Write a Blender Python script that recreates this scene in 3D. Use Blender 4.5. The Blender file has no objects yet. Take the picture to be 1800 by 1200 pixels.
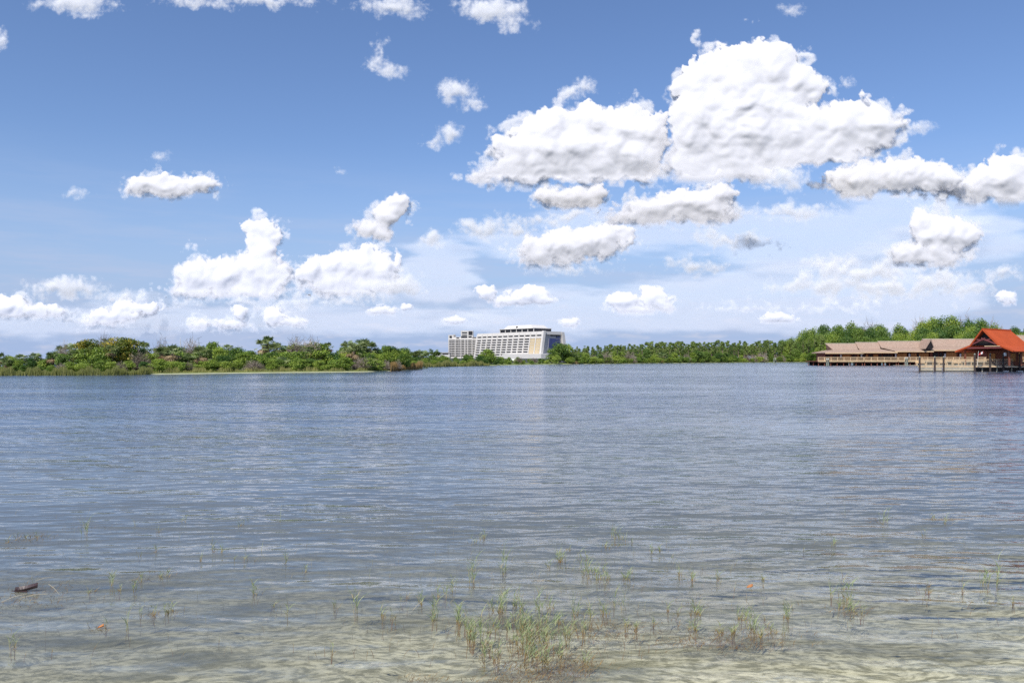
import bpy, math, random
import numpy as np
from mathutils import Vector, Matrix
R = math.radians
rnd = random.Random(7)
S = bpy.context.scene
COL = S.collection
# ------------------------------------------------------------------ camera
H = 2.4                       # eye height above the water
F = 1400.0                    # focal length in pixels of the 1800 px wide photograph
HOR = 631.0                   # row of the horizon
cam = bpy.data.cameras.new('camera'); camo = bpy.data.objects.new('camera', cam); COL.objects.link(camo)
cam.sensor_width = 36; cam.lens = 36*F/1800; cam.shift_y = (HOR-600)/1800
cam.clip_start = .1; cam.clip_end = 60000
camo.location = (0, 0, H); camo.rotation_euler = (R(90), 0, 0)
S.camera = camo

def at(x, y, Y):              # a point seen at (x, y) of the photograph, Y metres away
    return Vector(((x-900)/F*Y, Y, H+(HOR-y)/F*Y))
def onwater(x, y):
    Y = H*F/(y-HOR); return Vector(((x-900)/F*Y, Y, 0))

# ------------------------------------------------------------------ node helpers
class NT:
    def __init__(s, tree): s.t = tree; s.n = tree.nodes; s.l = tree.links
    def new(s, kind, **kw):
        n = s.n.new(kind)
        for k, v in kw.items(): setattr(n, k, v)
        return n
    def put(s, sock, v):
        if isinstance(v, bpy.types.NodeSocket): s.l.new(v, sock)
        elif v is not None: sock.default_value = v
    def m(s, op, a, b=None, c=None, clamp=False):
        n = s.new('ShaderNodeMath', operation=op, use_clamp=clamp)
        s.put(n.inputs[0], a)
        if b is not None: s.put(n.inputs[1], b)
        if c is not None: s.put(n.inputs[2], c)
        return n.outputs[0]
    def v(s, op, a, b=None, c=None):
        n = s.new('ShaderNodeVectorMath', operation=op)
        s.put(n.inputs[0], a)
        if b is not None: s.put(n.inputs[3] if op == 'SCALE' else n.inputs[1], b)
        if c is not None: s.put(n.inputs[2], c)
        return n.outputs['Value'] if op in ('LENGTH', 'DOT_PRODUCT', 'DISTANCE') else n.outputs[0]
    def xyz(s, a):
        n = s.new('ShaderNodeSeparateXYZ'); s.put(n.inputs[0], a); return n.outputs
    def comb(s, x, y, z=0.0):
        n = s.new('ShaderNodeCombineXYZ')
        for i, q in enumerate((x, y, z)): s.put(n.inputs[i], q)
        return n.outputs[0]
    def noise(s, vec, scale, detail=2.0, rough=.5, out='Fac', dist=0.0, typ=None):
        n = s.new('ShaderNodeTexNoise'); s.put(n.inputs['Vector'], vec)
        if typ: n.noise_type = typ
        n.inputs['Scale'].default_value = scale; n.inputs['Detail'].default_value = detail
        n.inputs['Roughness'].default_value = rough; n.inputs['Distortion'].default_value = dist
        return n.outputs[0] if out == 'Fac' else n.outputs[1]
    def voro(s, vec, scale, detail=0.0, rough=.5, feature='F1', out='Distance', rand=1.0):
        n = s.new('ShaderNodeTexVoronoi', feature=feature); s.put(n.inputs['Vector'], vec)
        n.inputs['Scale'].default_value = scale; n.inputs['Randomness'].default_value = rand
        if 'Detail' in n.inputs: n.inputs['Detail'].default_value = detail; n.inputs['Roughness'].default_value = rough
        return n.outputs[out]
    def ramp(s, f, stops, interp='LINEAR'):
        n = s.new('ShaderNodeValToRGB'); s.put(n.inputs[0], f); n.color_ramp.interpolation = interp
        e = n.color_ramp.elements
        while len(e) < len(stops): e.new(.5)
        for q, (p, c) in zip(e, stops):
            q.position = p; q.color = (c, c, c, 1) if not hasattr(c, '__len__') else (*c, 1)
        return n.outputs[0]
    def rng(s, f, a, b, c=0.0, d=1.0, smooth=True):
        n = s.new('ShaderNodeMapRange', interpolation_type='SMOOTHSTEP' if smooth else 'LINEAR')
        for i, q in enumerate((f, a, b, c, d)): s.put(n.inputs[i], q)
        return n.outputs[0]
    def mix(s, f, a, b, blend='MIX'):
        n = s.new('ShaderNodeMix', data_type='RGBA', blend_type=blend)
        s.put(n.inputs[0], f)
        s.put(n.inputs[6], (*a, 1) if isinstance(a, tuple) and len(a) == 3 else a)
        s.put(n.inputs[7], (*b, 1) if isinstance(b, tuple) and len(b) == 3 else b)
        return n.outputs[2]

# ------------------------------------------------------------------ world: sky and clouds
SUN_AZ, SUN_EL = R(-152), R(48)       # azimuth from +Y (the view) towards +X: behind the camera, to the left
world = bpy.data.worlds.new('World'); S.world = world; world.use_nodes = True
wt = NT(world.node_tree); wt.n.clear()
sky = wt.new('ShaderNodeTexSky', sky_type='NISHITA', sun_disc=False, sun_elevation=SUN_EL, sun_rotation=SUN_AZ)
SKYMUL = (1.06, 1.17, 1.42)
sky.air_density = 1.0; sky.dust_density = .6; sky.ozone_density = 2.2; sky.altitude = 0

def ang(x, y):                        # photograph pixel -> (azimuth, elevation) in radians
    u, v = (x-900)/F, (HOR-y)/F
    return math.atan(u), math.atan(v/math.sqrt(1+u*u))
tc = wt.new('ShaderNodeTexCoord'); D = tc.outputs['Generated']
dx, dy, dz = wt.xyz(D)
az = wt.m('ARCTAN2', dx, dy); el = wt.m('ARCSINE', dz)
# thin far layers low over the horizon, a few fair-weather clouds all round
st = wt.noise(wt.comb(wt.m('MULTIPLY', az, 3.0), wt.m('MULTIPLY', el, 26.0), 3.7), 1.7, 6.0, .62)
st2 = wt.noise(wt.comb(wt.m('MULTIPLY', az, 9.0), wt.m('MULTIPLY', el, 34.0), 1.1), 2.6, 5.0, .6)
gen = wt.noise(wt.v('MULTIPLY', D, (1, 1, 2.2)), 4.2, 7.0, .6)
outside = wt.m('MAXIMUM', wt.rng(wt.m('ABSOLUTE', az), .60, .75), wt.rng(el, .46, .62))
band = wt.m('MULTIPLY', wt.rng(el, .26, .03), wt.m('MULTIPLY', wt.rng(st, .40, .66), .60))
band2 = wt.m('MULTIPLY', wt.rng(el, .12, .015), wt.m('MULTIPLY', wt.rng(st2, .50, .72), .60))
skyc = wt.v('MULTIPLY', sky.outputs[0], SKYMUL)
skyc = wt.mix(wt.rng(el, .27, -.03), skyc, (3.8, 5.0, 7.7))
c = wt.mix(band, skyc, (5.0, 5.8, 7.9))
c = wt.mix(band2, c, (6.3, 6.6, 8.0))
c = wt.mix(wt.m('MULTIPLY', outside, wt.rng(gen, .50, .66)), c, (7.4, 7.7, 8.6))
bg = wt.new('ShaderNodeBackground'); wt.l.new(c, bg.inputs[0]); bg.inputs[1].default_value = .1
wo = wt.new('ShaderNodeOutputWorld'); wt.l.new(bg.outputs[0], wo.inputs[0])
world.cycles.sampling_method = 'MANUAL'; world.cycles.sample_map_resolution = 512
# ------------------------------------------------------------------ sun, exposure
sl = bpy.data.lights.new('sun', 'SUN'); sl.energy = 4.2; sl.angle = R(.6); sl.color = (1, .95, .87)
so = bpy.data.objects.new('sun', sl); COL.objects.link(so)
sd = Vector((math.sin(SUN_AZ)*math.cos(SUN_EL), math.cos(SUN_AZ)*math.cos(SUN_EL), math.sin(SUN_EL)))
so.rotation_euler = sd.to_track_quat('Z', 'Y').to_euler(); so.location = (0, -20, 40)
S.view_settings.view_transform = 'Standard'; S.view_settings.look = 'None'
S.view_settings.exposure = 0; S.view_settings.gamma = 1; S.view_settings.use_curve_mapping = False
S.render.engine = 'CYCLES'; S.cycles.use_denoising = False
S.cycles.max_bounces = 6; S.cycles.transparent_max_bounces = 12; S.cycles.diffuse_bounces = 2; S.cycles.glossy_bounces = 3
S.cycles.caustics_reflective = False; S.cycles.caustics_refractive = False

# ------------------------------------------------------------------ materials
MATS = {}
def mat(name, build):
    if name in MATS: return MATS[name]
    m = bpy.data.materials.new(name); m.use_nodes = True; t = NT(m.node_tree); t.n.clear()
    out = t.new('ShaderNodeOutputMaterial'); t.l.new(build(t), out.inputs[0]); MATS[name] = m; return m
def princ(t, col, rough=.7, **kw):
    b = t.new('ShaderNodeBsdfPrincipled'); t.put(b.inputs['Base Color'], (*col, 1) if isinstance(col, tuple) else col)
    t.put(b.inputs['Roughness'], rough)
    for k, v in kw.items(): t.put(b.inputs[k.replace('_', ' ')], v)
    return b.outputs[0]
def plain(name, col, rough=.7, var=.18, scale=1.5, spec=.3, stretch=(1, 1, 1)):
    def b(t):
        g = t.new('ShaderNodeNewGeometry').outputs['Position']
        n = t.noise(t.v('MULTIPLY', g, stretch), scale, 5, .6); n2 = t.noise(g, scale*.23, 3)
        k = t.m('ADD', t.m('MULTIPLY', t.m('SUBTRACT', n, .5), 2.2*var), t.m('MULTIPLY_ADD', n2, 1.4*var, 1-.7*var))
        return princ(t, t.v('SCALE', t.comb(*col), k), rough, Specular_IOR_Level=spec)
    return mat(name, b)
def leafmat(name, a, b2, transl=.35, hue=None):
    def b(t):
        oi = t.new('ShaderNodeObjectInfo').outputs['Random']; g = t.new('ShaderNodeNewGeometry')
        pos = g.outputs['Position']
        n = t.noise(pos, .9, 4, .65); ri = g.outputs['Random Per Island']
        f = t.m('ADD', t.m('MULTIPLY', n, .9), t.m('MULTIPLY', t.m('SUBTRACT', ri, .5), .7))
        c = t.mix(t.rng(t.m('ADD', f, t.m('MULTIPLY', t.m('SUBTRACT', oi, .5), .55)), .1, .85), a, b2)
        if hue: c = t.mix(t.rng(t.m('ADD', t.noise(pos, .35, 3), t.m('MULTIPLY', ri, .25)), .64, .78), c, hue)
        d = t.new('ShaderNodeBsdfDiffuse'); t.l.new(c, d.inputs[0])
        tr = t.new('ShaderNodeBsdfTranslucent'); t.l.new(t.mix(.5, c, (.10, .16, .02)), tr.inputs[0])
        mx = t.new('ShaderNodeMixShader'); mx.inputs[0].default_value = transl
        t.l.new(d.outputs[0], mx.inputs[1]); t.l.new(tr.outputs[0], mx.inputs[2])
        gl = t.new('ShaderNodeBsdfGlossy'); gl.inputs['Roughness'].default_value = .45
        m2 = t.new('ShaderNodeMixShader'); m2.inputs[0].default_value = .03
        t.l.new(mx.outputs[0], m2.inputs[1]); t.l.new(gl.outputs[0], m2.inputs[2])
        return m2.outputs[0]
    return mat(name, b)
M_LEAF = leafmat('broadleaf_foliage', (.09, .185, .030), (.44, .56, .085))
M_LEAF2 = leafmat('dark_foliage', (.055, .14, .030), (.27, .39, .07))
M_LEAF3 = leafmat('lime_foliage', (.16, .29, .045), (.52, .62, .11))
M_YEL = leafmat('yellow_blossom_foliage', (.10, .15, .02), (.24, .28, .04), hue=(.62, .48, .06))
M_PINE = leafmat('pine_needles', (.11, .19, .04), (.38, .48, .13))
M_FROND = leafmat('palm_frond', (.10, .17, .05), (.38, .44, .19))
M_DEADF = leafmat('dead_palm_frond', (.17, .105, .05), (.42, .31, .18), .2)
M_DEAD = leafmat('dry_twigs', (.20, .16, .12), (.50, .42, .34), .1)
M_REED = leafmat('shore_reed', (.16, .18, .045), (.42, .40, .14), .3)
M_REEDR = leafmat('rusty_reed', (.24, .15, .05), (.50, .33, .13), .3)
M_BARK = plain('bark', (.16, .125, .10), .9, .4, 3.)
M_PBARK = plain('pine_bark', (.30, .22, .17), .9, .3, 3.)

def water_build(t):
    pos = t.new('ShaderNodeNewGeometry').outputs['Position']
    x, y, z = t.xyz(pos)
    dist = t.v('LENGTH', pos)
    # waves: a height field of crossing ripples and longer swell, its slope taken by differences
    wob = t.v('SCALE', t.v('SUBTRACT', t.noise(pos, .13, 2, .5, 'Color'), (.5, .5, .5)), 2.2)
    q = t.v('ADD', pos, wob)
    def turned(deg, sx, sy):
        r = t.new('ShaderNodeMapping'); t.l.new(q, r.inputs[0]); r.inputs['Rotation'].default_value = (0, 0, R(deg)); return t.v('MULTIPLY', r.outputs[0], (sx, sy, 1)), deg, sx, sy
    def slope(w, amp, det, eps, rough=.5):
        p, deg, sx, sy = w; h0 = t.noise(p, 1.0, det, rough)
        hx = t.noise(t.v('ADD', p, (eps*sx, 0, 0)), 1.0, det, rough); hy = t.noise(t.v('ADD', p, (0, eps*sy, 0)), 1.0, det, rough)
        return t.comb(t.m('MULTIPLY', t.m('SUBTRACT', h0, hx), amp/eps), t.m('MULTIPLY', t.m('SUBTRACT', h0, hy), amp/eps))
    gust = t.rng(t.noise(t.v('MULTIPLY', pos, (.020, .075, 1)), 1.0, 4, .6), .36, .62, .42, 1.08)
    gust2 = t.rng(t.noise(t.v('MULTIPLY', pos, (.16, .55, 1)), 1.0, 3, .6), .36, .62, .35, 1.15)
    a = slope(turned(-13, .15, .19), .36, 7.0, .012, .52)
    b = slope(turned(10, .21, .25), .26, 7.0, .012, .54)
    # trains of wavelets rolling towards the beach, bent and broken by slow noise
    n1 = t.noise(t.v('MULTIPLY', pos, (.55, .8, 1)), 1.0, 2, .5, 'Color'); n2 = t.noise(t.v('MULTIPLY', pos, (1.7, 2.6, 1)), 1.0, 2, .5, 'Color')
    n1x, n1y, n1z = t.xyz(n1); n2x, n2y, n2z = t.xyz(n2)
    tot = t.v('ADD', a, b)
    for (lam, deg, amp, w1, w2, md) in ((.15, 14, .050, 9, 5, n2x), (.21, -9, .075, 8, 4, n2y), (.30, 5, .085, 6, 3, n1x), (.43, -18, .075, 5, 2, n2z), (.62, 11, .070, 4, 1.5, n1y),
                                        (.95, -6, .065, 3.5, 1, n1z), (1.5, 16, .050, 3, .5, n2x), (2.6, -12, .040, 3, .5, n1x), (4.6, 4, .026, 3, .3, n2y), (8.5, -5, .015, 3, .2, n1y)):
        k = 6.2832/lam; dx_, dy_ = math.sin(R(deg)), math.cos(R(deg))
        ph = t.m('ADD', t.v('DOT_PRODUCT', t.v('ADD', pos, t.v('SCALE', wob, min(1., lam*.6))), (dx_*k, dy_*k, 0)), t.m('ADD', t.m('MULTIPLY', n1z if md is not n1z else n1x, w1), t.m('MULTIPLY', n2x if md is not n2x else n2y, w2)))
        sw = t.m('MULTIPLY', t.m('SINE', ph), t.m('MULTIPLY', t.rng(md, .32, .62, .25, 1.3), amp))
        tot = t.v('ADD', tot, t.v('SCALE', (dx_, dy_, 0), sw))
    s = t.v('SCALE', tot, t.m('MULTIPLY', gust, t.m('MULTIPLY_ADD', gust2, .5, .5)))
    nrm = t.v('NORMALIZE', t.v('ADD', s, (0, -.05, 1)))
    # depth of the water (the bed falls away from the beach) and how murky it looks
    dn = t.m('ADD', t.m('MULTIPLY_ADD', x, -.22, y), t.m('MULTIPLY', t.m('SUBTRACT', t.noise(t.v('MULTIPLY', pos, (.3, .8, 1)), 1.0, 4, .6), .5), 6.0))
    murk = t.m('POWER', t.rng(dn, 5.7, 17.0, .0, 1.0, smooth=False), .56)
    murk = t.m('MULTIPLY', murk, .97)
    fr = t.new('ShaderNodeFresnel'); fr.inputs[0].default_value = 1.333; t.l.new(nrm, fr.inputs[1])
    gl = t.new('ShaderNodeBsdfGlossy'); gl.inputs['Roughness'].default_value = .10; t.l.new(nrm, gl.inputs['Normal'])
    gl.inputs[0].default_value = (.97, .98, 1, 1)
    tr = t.new('ShaderNodeBsdfTransparent'); tr.inputs[0].default_value = (.97, .98, .94, 1)
    df = t.new('ShaderNodeBsdfDiffuse')
    deep = t.mix(t.rng(dn, 8, 50), (.185, .210, .215), (.085, .120, .185))
    t.l.new(deep, df.inputs[0])
    m1 = t.new('ShaderNodeMixShader'); t.l.new(murk, m1.inputs[0]); t.l.new(tr.outputs[0], m1.inputs[1]); t.l.new(df.outputs[0], m1.inputs[2])
    m2 = t.new('ShaderNodeMixShader'); t.l.new(fr.outputs[0], m2.inputs[0]); t.l.new(m1.outputs[0], m2.inputs[1]); t.l.new(gl.outputs[0], m2.inputs[2])
    return m2.outputs[0]
M_WATER = mat('lake_water', water_build)

def bed_build(t):
    pos = t.new('ShaderNodeNewGeometry').outputs['Position']
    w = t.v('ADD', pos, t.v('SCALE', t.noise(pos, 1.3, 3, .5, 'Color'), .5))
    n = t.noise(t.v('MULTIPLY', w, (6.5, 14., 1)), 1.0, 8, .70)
    n2 = t.noise(t.v('MULTIPLY', pos, (1.0, 2.2, 1)), .55, 5, .6)
    n3 = t.noise(pos, 60, 3, .6)
    c = t.mix(t.rng(n, .40, .60), (.33, .315, .21), (.86, .82, .62))  # mottled sand; its pale network also paints in caustic light
    c = t.mix(t.m('MULTIPLY', t.rng(n2, .50, .66), .75), c, (.17, .16, .075))
    c = t.mix(t.m('MULTIPLY', t.rng(n3, .5, .8), .4), c, (.68, .66, .50))
    bp = t.new('ShaderNodeBump'); bp.inputs['Strength'].default_value = .5; bp.inputs['Distance'].default_value = .03; t.l.new(n, bp.inputs['Height'])
    return princ(t, c, .9, Specular_IOR_Level=.1, Normal=bp.outputs[0])
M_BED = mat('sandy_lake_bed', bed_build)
def land_build(t):
    pos = t.new('ShaderNodeNewGeometry').outputs['Position']; z = t.xyz(pos)[2]
    n = t.noise(pos, .8, 5, .65)
    g = t.mix(t.rng(n, .3, .7), (.10, .15, .035), (.26, .30, .10))
    sand = t.mix(n, (.36, .36, .22), (.56, .56, .38))
    k = t.rng(t.m('ADD', z, t.m('MULTIPLY', t.m('SUBTRACT', n, .5), .20)), .09, .17)
    return princ(t, t.mix(k, sand, g), .95, Specular_IOR_Level=.1)
M_FARLAND = plain('distant_wooded_ground', (.055, .060, .052), .95, .2, .02)
M_LAND = mat('grassy_shore', land_build)
M_CONC = plain('pale_concrete', (.66, .635, .60), .8, .08, .3)
M_CONC2 = plain('grey_concrete', (.50, .48, .46), .8, .08, .3)
M_SLAB = plain('warm_white_stucco', (.70, .67, .625), .8, .07, .3)
M_WIN = plain('dark_balcony_glass', (.03, .028, .03), .35, .8, .25, .5)
M_BLUE = plain('blue_glass', (.035, .05, .17), .2, .4, .2, .6)
M_OCHRE = plain('ochre_panel', (.60, .47, .27), .8, .2, .5)
def thatch_build(t):
    pos = t.new('ShaderNodeNewGeometry').outputs['Position']
    n = t.noise(t.v('MULTIPLY', pos, (6, 1.5, 1.2)), 1.6, 4, .7); n2 = t.noise(pos, .5, 4, .6)
    c = t.mix(t.rng(n, .3, .7), (.25, .17, .125), (.56, .42, .33)); c = t.mix(t.m('MULTIPLY', t.rng(n2, .45, .7), .5), c, (.44, .29, .22))
    return princ(t, c, .95, Specular_IOR_Level=.05)
M_THATCH = mat('brown_thatch', thatch_build)
M_RED = plain('red_orange_roof', (.47, .085, .026), .75, .35, 2.5, .2, (1, 1, 5))
M_WOOD = plain('orange_wood_siding', (.56, .27, .09), .7, .3, 2., .2, (4, 4, .4))
M_WOODR = plain('red_brown_timber', (.22, .075, .045), .7, .3, 2.)
M_RAIL = plain('honey_timber_rail', (.72, .52, .31), .7, .3, 2.)
M_WEATH = plain('weathered_grey_timber', (.47, .42, .32), .85, .5, 2.5)
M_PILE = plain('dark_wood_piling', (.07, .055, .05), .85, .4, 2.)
M_PILEG = plain('pale_green_grey_piling', (.26, .29, .24), .85, .4, 2.)
M_PILEW = plain('white_piling_cap', (.75, .74, .70), .7, .1, 2.)
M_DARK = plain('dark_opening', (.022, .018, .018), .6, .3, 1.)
M_WHITE = plain('white_lantern', (.85, .84, .78), .6, .05, 1.)
M_PURPLE = plain('maroon_beam', (.20, .06, .06), .7, .2, 2.)
M_FLAGR = plain('red_cloth', (.50, .05, .05), .8, .1, 3.)
M_METAL = plain('pale_metal', (.62, .64, .66), .5, .1, 1.)

# ------------------------------------------------------------------ mesh helpers
class MB:
    def __init__(s): s.v = []; s.f = []; s.mi = []
    def add(s, vs, fs, m=0):
        o = len(s.v); s.v += [tuple(v) for v in vs]; s.f += [tuple(i+o for i in f) for f in fs]; s.mi += [m]*len(fs); return s
    def box(s, a, b, m=0):
        (x0, y0, z0), (x1, y1, z1) = a, b
        return s.add([(x0,y0,z0),(x1,y0,z0),(x1,y1,z0),(x0,y1,z0),(x0,y0,z1),(x1,y0,z1),(x1,y1,z1),(x0,y1,z1)],
              [(0,3,2,1),(4,5,6,7),(0,1,5,4),(1,2,6,5),(2,3,7,6),(3,0,4,7)], m)
    def hexa(s, lo, hi, m=0):          # two rings of equal length: bottom and top
        n = len(lo)
        return s.add(list(lo)+list(hi), [tuple(range(n-1, -1, -1)), tuple(range(n, 2*n))]+[(i, (i+1) % n, n+(i+1) % n, n+i) for i in range(n)], m)
    def bar(s, p, q, w, h=None, m=0):
        p, q = Vector(p), Vector(q); h = h or w; d = (q-p).normalized()
        a = d.cross(Vector((0, 0, 1)));
        if a.length < .05: a = Vector((1, 0, 0))
        a = a.normalized()*w/2; b = a.cross(d).normalized()*h/2
        r = [-a-b, a-b, a+b, -a+b]
        return s.hexa([p+k for k in r], [q+k for k in r], m)
    def tube(s, pts, rad, n=7, m=0):
        rings = []; pts = [Vector(p) for p in pts]
        for i, p in enumerate(pts):
            d = (pts[min(i+1, len(pts)-1)]-pts[max(i-1, 0)]).normalized()
            a = d.cross(Vector((0, 1, 0)) if abs(d.y) < .9 else Vector((1, 0, 0))).normalized(); b = d.cross(a)
            rings.append([p+(a*math.cos(6.2832*k/n)+b*math.sin(6.2832*k/n))*rad[i] for k in range(n)])
        vs = [v for r in rings for v in r]; fs = []
        for i in range(len(pts)-1):
            for k in range(n): fs.append((i*n+k, i*n+(k+1) % n, (i+1)*n+(k+1) % n, (i+1)*n+k))
        fs += [tuple(range(n-1, -1, -1)), tuple(range((len(pts)-1)*n, len(pts)*n))]
        return s.add(vs, fs, m)
    def mesh(s, name, mats):
        me = bpy.data.meshes.new(name); me.from_pydata(s.v, [], s.f)
        for m in (mats if isinstance(mats, (list, tuple)) else [mats]): me.materials.append(m)
        if any(s.mi): me.polygons.foreach_set('material_index', s.mi)
        me.update(); return me
    def build(s, name, mats, parent=None):
        return link(name, s.mesh(name, mats), parent)
def link(name, me, parent=None, loc=None):
    o = bpy.data.objects.new(name, me); COL.objects.link(o)
    if parent: o.parent = parent
    if loc is not None: o.location = loc
    return o
def tag(o, label=None, cat=None, group=None, kind=None):
    if label: o['label'] = label
    if cat: o['category'] = cat
    if group: o['group'] = group
    if kind: o['kind'] = kind
    return o
def thing(name, loc, label, cat, group=None, rz=0):
    o = bpy.data.objects.new(name, None); COL.objects.link(o); o.location = loc; o.rotation_euler = (0, 0, rz); o.empty_display_size = .3
    return tag(o, label, cat, group)
def quads(name, V, mats, mi=None):     # V: (n, 4, 3) array of leaf quads -> mesh
    n = len(V); me = bpy.data.meshes.new(name)
    me.vertices.add(n*4); me.vertices.foreach_set('co', V.reshape(-1).astype(np.float32))
    me.loops.add(n*4); me.loops.foreach_set('vertex_index', np.arange(n*4, dtype=np.int32))
    me.polygons.add(n); me.polygons.foreach_set('loop_start', np.arange(0, n*4, 4, dtype=np.int32))
    for m in (mats if isinstance(mats, (list, tuple)) else [mats]): me.materials.append(m)
    if mi is not None: me.polygons.foreach_set('material_index', np.asarray(mi, dtype=np.int32))
    me.update(calc_edges=True); return me

# ------------------------------------------------------------------ setting: bed, water, land
def grid(name, xs, ys, zf, m):
    X, Y = np.meshgrid(xs, ys); Z = zf(X, Y); nx, ny = len(xs), len(ys)
    V = np.stack([X, Y, Z], -1).reshape(-1, 3)
    i = np.arange(ny-1)[:, None]*nx+np.arange(nx-1)[None, :]
    Fq = np.stack([i, i+1, i+nx+1, i+nx], -1).reshape(-1, 4)
    me = bpy.data.meshes.new(name); me.from_pydata(V.tolist(), [], Fq.tolist()); me.materials.append(m)
    me.polygons.foreach_set('use_smooth', [True]*len(me.polygons)); me.update()
    return tag(link(name, me), kind='structure')
def bedz(x, y):
    d = np.interp(y, [-60, 0, 3.2, 6, 12, 25, 60, 9000], [2.5, .35, .02, -.12, -.38, -.85, -1.9, -3.0])
    return d+.03*np.sin(x*.7+y*.3)+.02*np.sin(x*1.9-y*1.1)
def sp(a, b, n, p): return list(np.sign(np.linspace(a, b, n))*np.abs(np.linspace(a, b, n))**p)
gx = np.array(sorted(set([-9000., -2000, -500]+list(np.linspace(-120, 120, 160))+[500., 2000, 9000])))
gy = np.array([-9000., -60, -20, -5]+list(np.linspace(-2, 40, 160))+[60., 120, 400, 2000, 9000])
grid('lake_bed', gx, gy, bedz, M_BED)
me = MB().add([(-9000, -9000, 0), (9000, -9000, 0), (9000, 9000, 0), (-9000, 9000, 0)], [(0, 1, 2, 3)])
tag(me.build('lake_water', M_WATER), kind='structure')
SH_ISL = [(-900, 668), (-300, 664), (0, 660), (200, 659.3), (400, 656.3), (520, 655), (640, 653.8), (700, 652), (730, 650), (748, 648)]
SH_MAIN = [(640, 647), (745, 645.3), (800, 644), (850, 643), (900, 641.6), (960, 640.6), (1080, 639.3), (1180, 638.3), (1300, 637.2), (1400, 636.6), (1500, 637), (1700, 638.2), (1900, 639), (2600, 641)]
def shoreY(tab, x): return H*F/(np.interp(x, [p[0] for p in tab], [p[1] for p in tab])-HOR)
def land(name, tab, x0, x1, n, prof, taper=None):
    V = []; Fc = []
    for i in range(n):
        x = x0+(x1-x0)*i/(n-1); Y0 = float(shoreY(tab, x))
        k = 1 if taper is None else min(1, max(.02, (taper-x)/120.))
        Y0 += .25*math.sin(x*.21)+.3*math.sin(x*.067)
        for (d, z) in prof: V.append(((x-900)/F*(Y0+d*k), Y0+d*k, z*(k if z > 0 and d > 4 else 1)))
    m = len(prof)
    for i in range(n-1):
        for j in range(m-1): Fc.append((i*m+j, (i+1)*m+j, (i+1)*m+j+1, i*m+j+1))
    me = bpy.data.meshes.new(name); me.from_pydata(V, [], Fc); me.materials.append(M_LAND); me.materials.append(M_FARLAND)
    if m > 8:
        me.polygons.foreach_set('material_index', [1 if k % (m-1) >= 4 else 0 for k in range(len(Fc))])
    me.polygons.foreach_set('use_smooth', [True]*len(me.polygons))
    return tag(link(name, me), kind='structure')
land('island_ground', SH_ISL, -900, 752, 220, [(-2, -1), (0, -.02), (1.2, .16), (3., .26), (6, .5), (14, .8), (34, .7), (40, -.1), (44, -1.5)], 760)
land('far_shore_ground', SH_MAIN, 560, 2600, 220, [(-6, -1.5), (0, -.02), (2.5, .2), (7, .34), (18, .8), (60, 1.6), (400, 3.), (3000, 5.), (9000, 5.)])
land('distant_ground', [(-2500, 636), (700, 638)], -2500, 720, 80, [(-6, -1.5), (0, -.02), (2.5, .2), (7, .34), (18, .8), (60, 1.6), (400, 3.), (3000, 5.), (9000, 5.)])

# ------------------------------------------------------------------ clouds: lumpy bodies of mist kilometres away
def perlin(x, y, seed):
    rs = np.random.RandomState(seed); p = rs.permutation(512); p = np.concatenate([p, p]); ga = rs.rand(512)*6.283
    xi = np.floor(x).astype(int); yi = np.floor(y).astype(int); fx, fy = x-xi, y-yi
    def g(i, j, u, v):
        a_ = ga[p[(p[i & 511]+j) & 511]]; return np.cos(a_)*u+np.sin(a_)*v
    su, sv = fx*fx*fx*(fx*(fx*6-15)+10), fy*fy*fy*(fy*(fy*6-15)+10)
    a_ = g(xi, yi, fx, fy)*(1-su)+g(xi+1, yi, fx-1, fy)*su; b_ = g(xi, yi+1, fx, fy-1)*(1-su)+g(xi+1, yi+1, fx-1, fy-1)*su
    return (a_*(1-sv)+b_*sv)*1.45
def fbm(x, y, sc, octs, seed, gain=.5, billow=False):
    r = 0; a_ = 1; tot = 0
    for o in range(octs):
        n = perlin(x/sc+17.3*o, y/sc+9.1*o, seed+o); n = np.abs(n)*2-.5 if billow else n
        r = r+a_*n; tot += a_; a_ *= gain; sc *= .5
    return r/tot
def cloud_build(soft):
    def b(t):
        th = t.new('ShaderNodeAttribute', attribute_name='thickness').outputs['Fac']
        pos = t.v('SCALE', t.new('ShaderNodeNewGeometry').outputs['Position'], .001)
        n = t.noise(pos if soft < 2 else t.v('MULTIPLY', pos, (.35, .35, 2.2)), (5.0 if soft < 2 else 1.6) if soft else 9.0, 6, .66)
        k = t.m('ADD', th, t.m('MULTIPLY', t.m('SUBTRACT', n, .5), (2.2 if soft < 2 else 1.2) if soft else .9))
        al = t.m('MULTIPLY', t.rng(k, -.3, 3.0), .62 if soft < 2 else .24) if soft else t.rng(k, -.25, 1.25)
        col = (.74, .735, .755, 1) if not soft else (.78, .785, .80, 1)
        # light diffuses deep into the mist, so relief shades only softly
        nn = t.v('NORMALIZE', t.v('ADD', t.v('SCALE', t.new('ShaderNodeNewGeometry').outputs['Normal'], 1.30), (-.08, .14, .24)))
        d = t.new('ShaderNodeBsdfDiffuse'); d.inputs[0].default_value = col; t.l.new(nn, d.inputs['Normal'])
        tl = t.new('ShaderNodeBsdfTranslucent'); tl.inputs[0].default_value = col
        m = t.new('ShaderNodeMixShader'); m.inputs[0].default_value = .04; t.l.new(d.outputs[0], m.inputs[1]); t.l.new(tl.outputs[0], m.inputs[2])
        tr = t.new('ShaderNodeBsdfTransparent'); m2 = t.new('ShaderNodeMixShader'); t.l.new(al, m2.inputs[0]); t.l.new(tr.outputs[0], m2.inputs[1]); t.l.new(m.outputs[0], m2.inputs[2])
        return m2.outputs[0]
    return b
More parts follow.
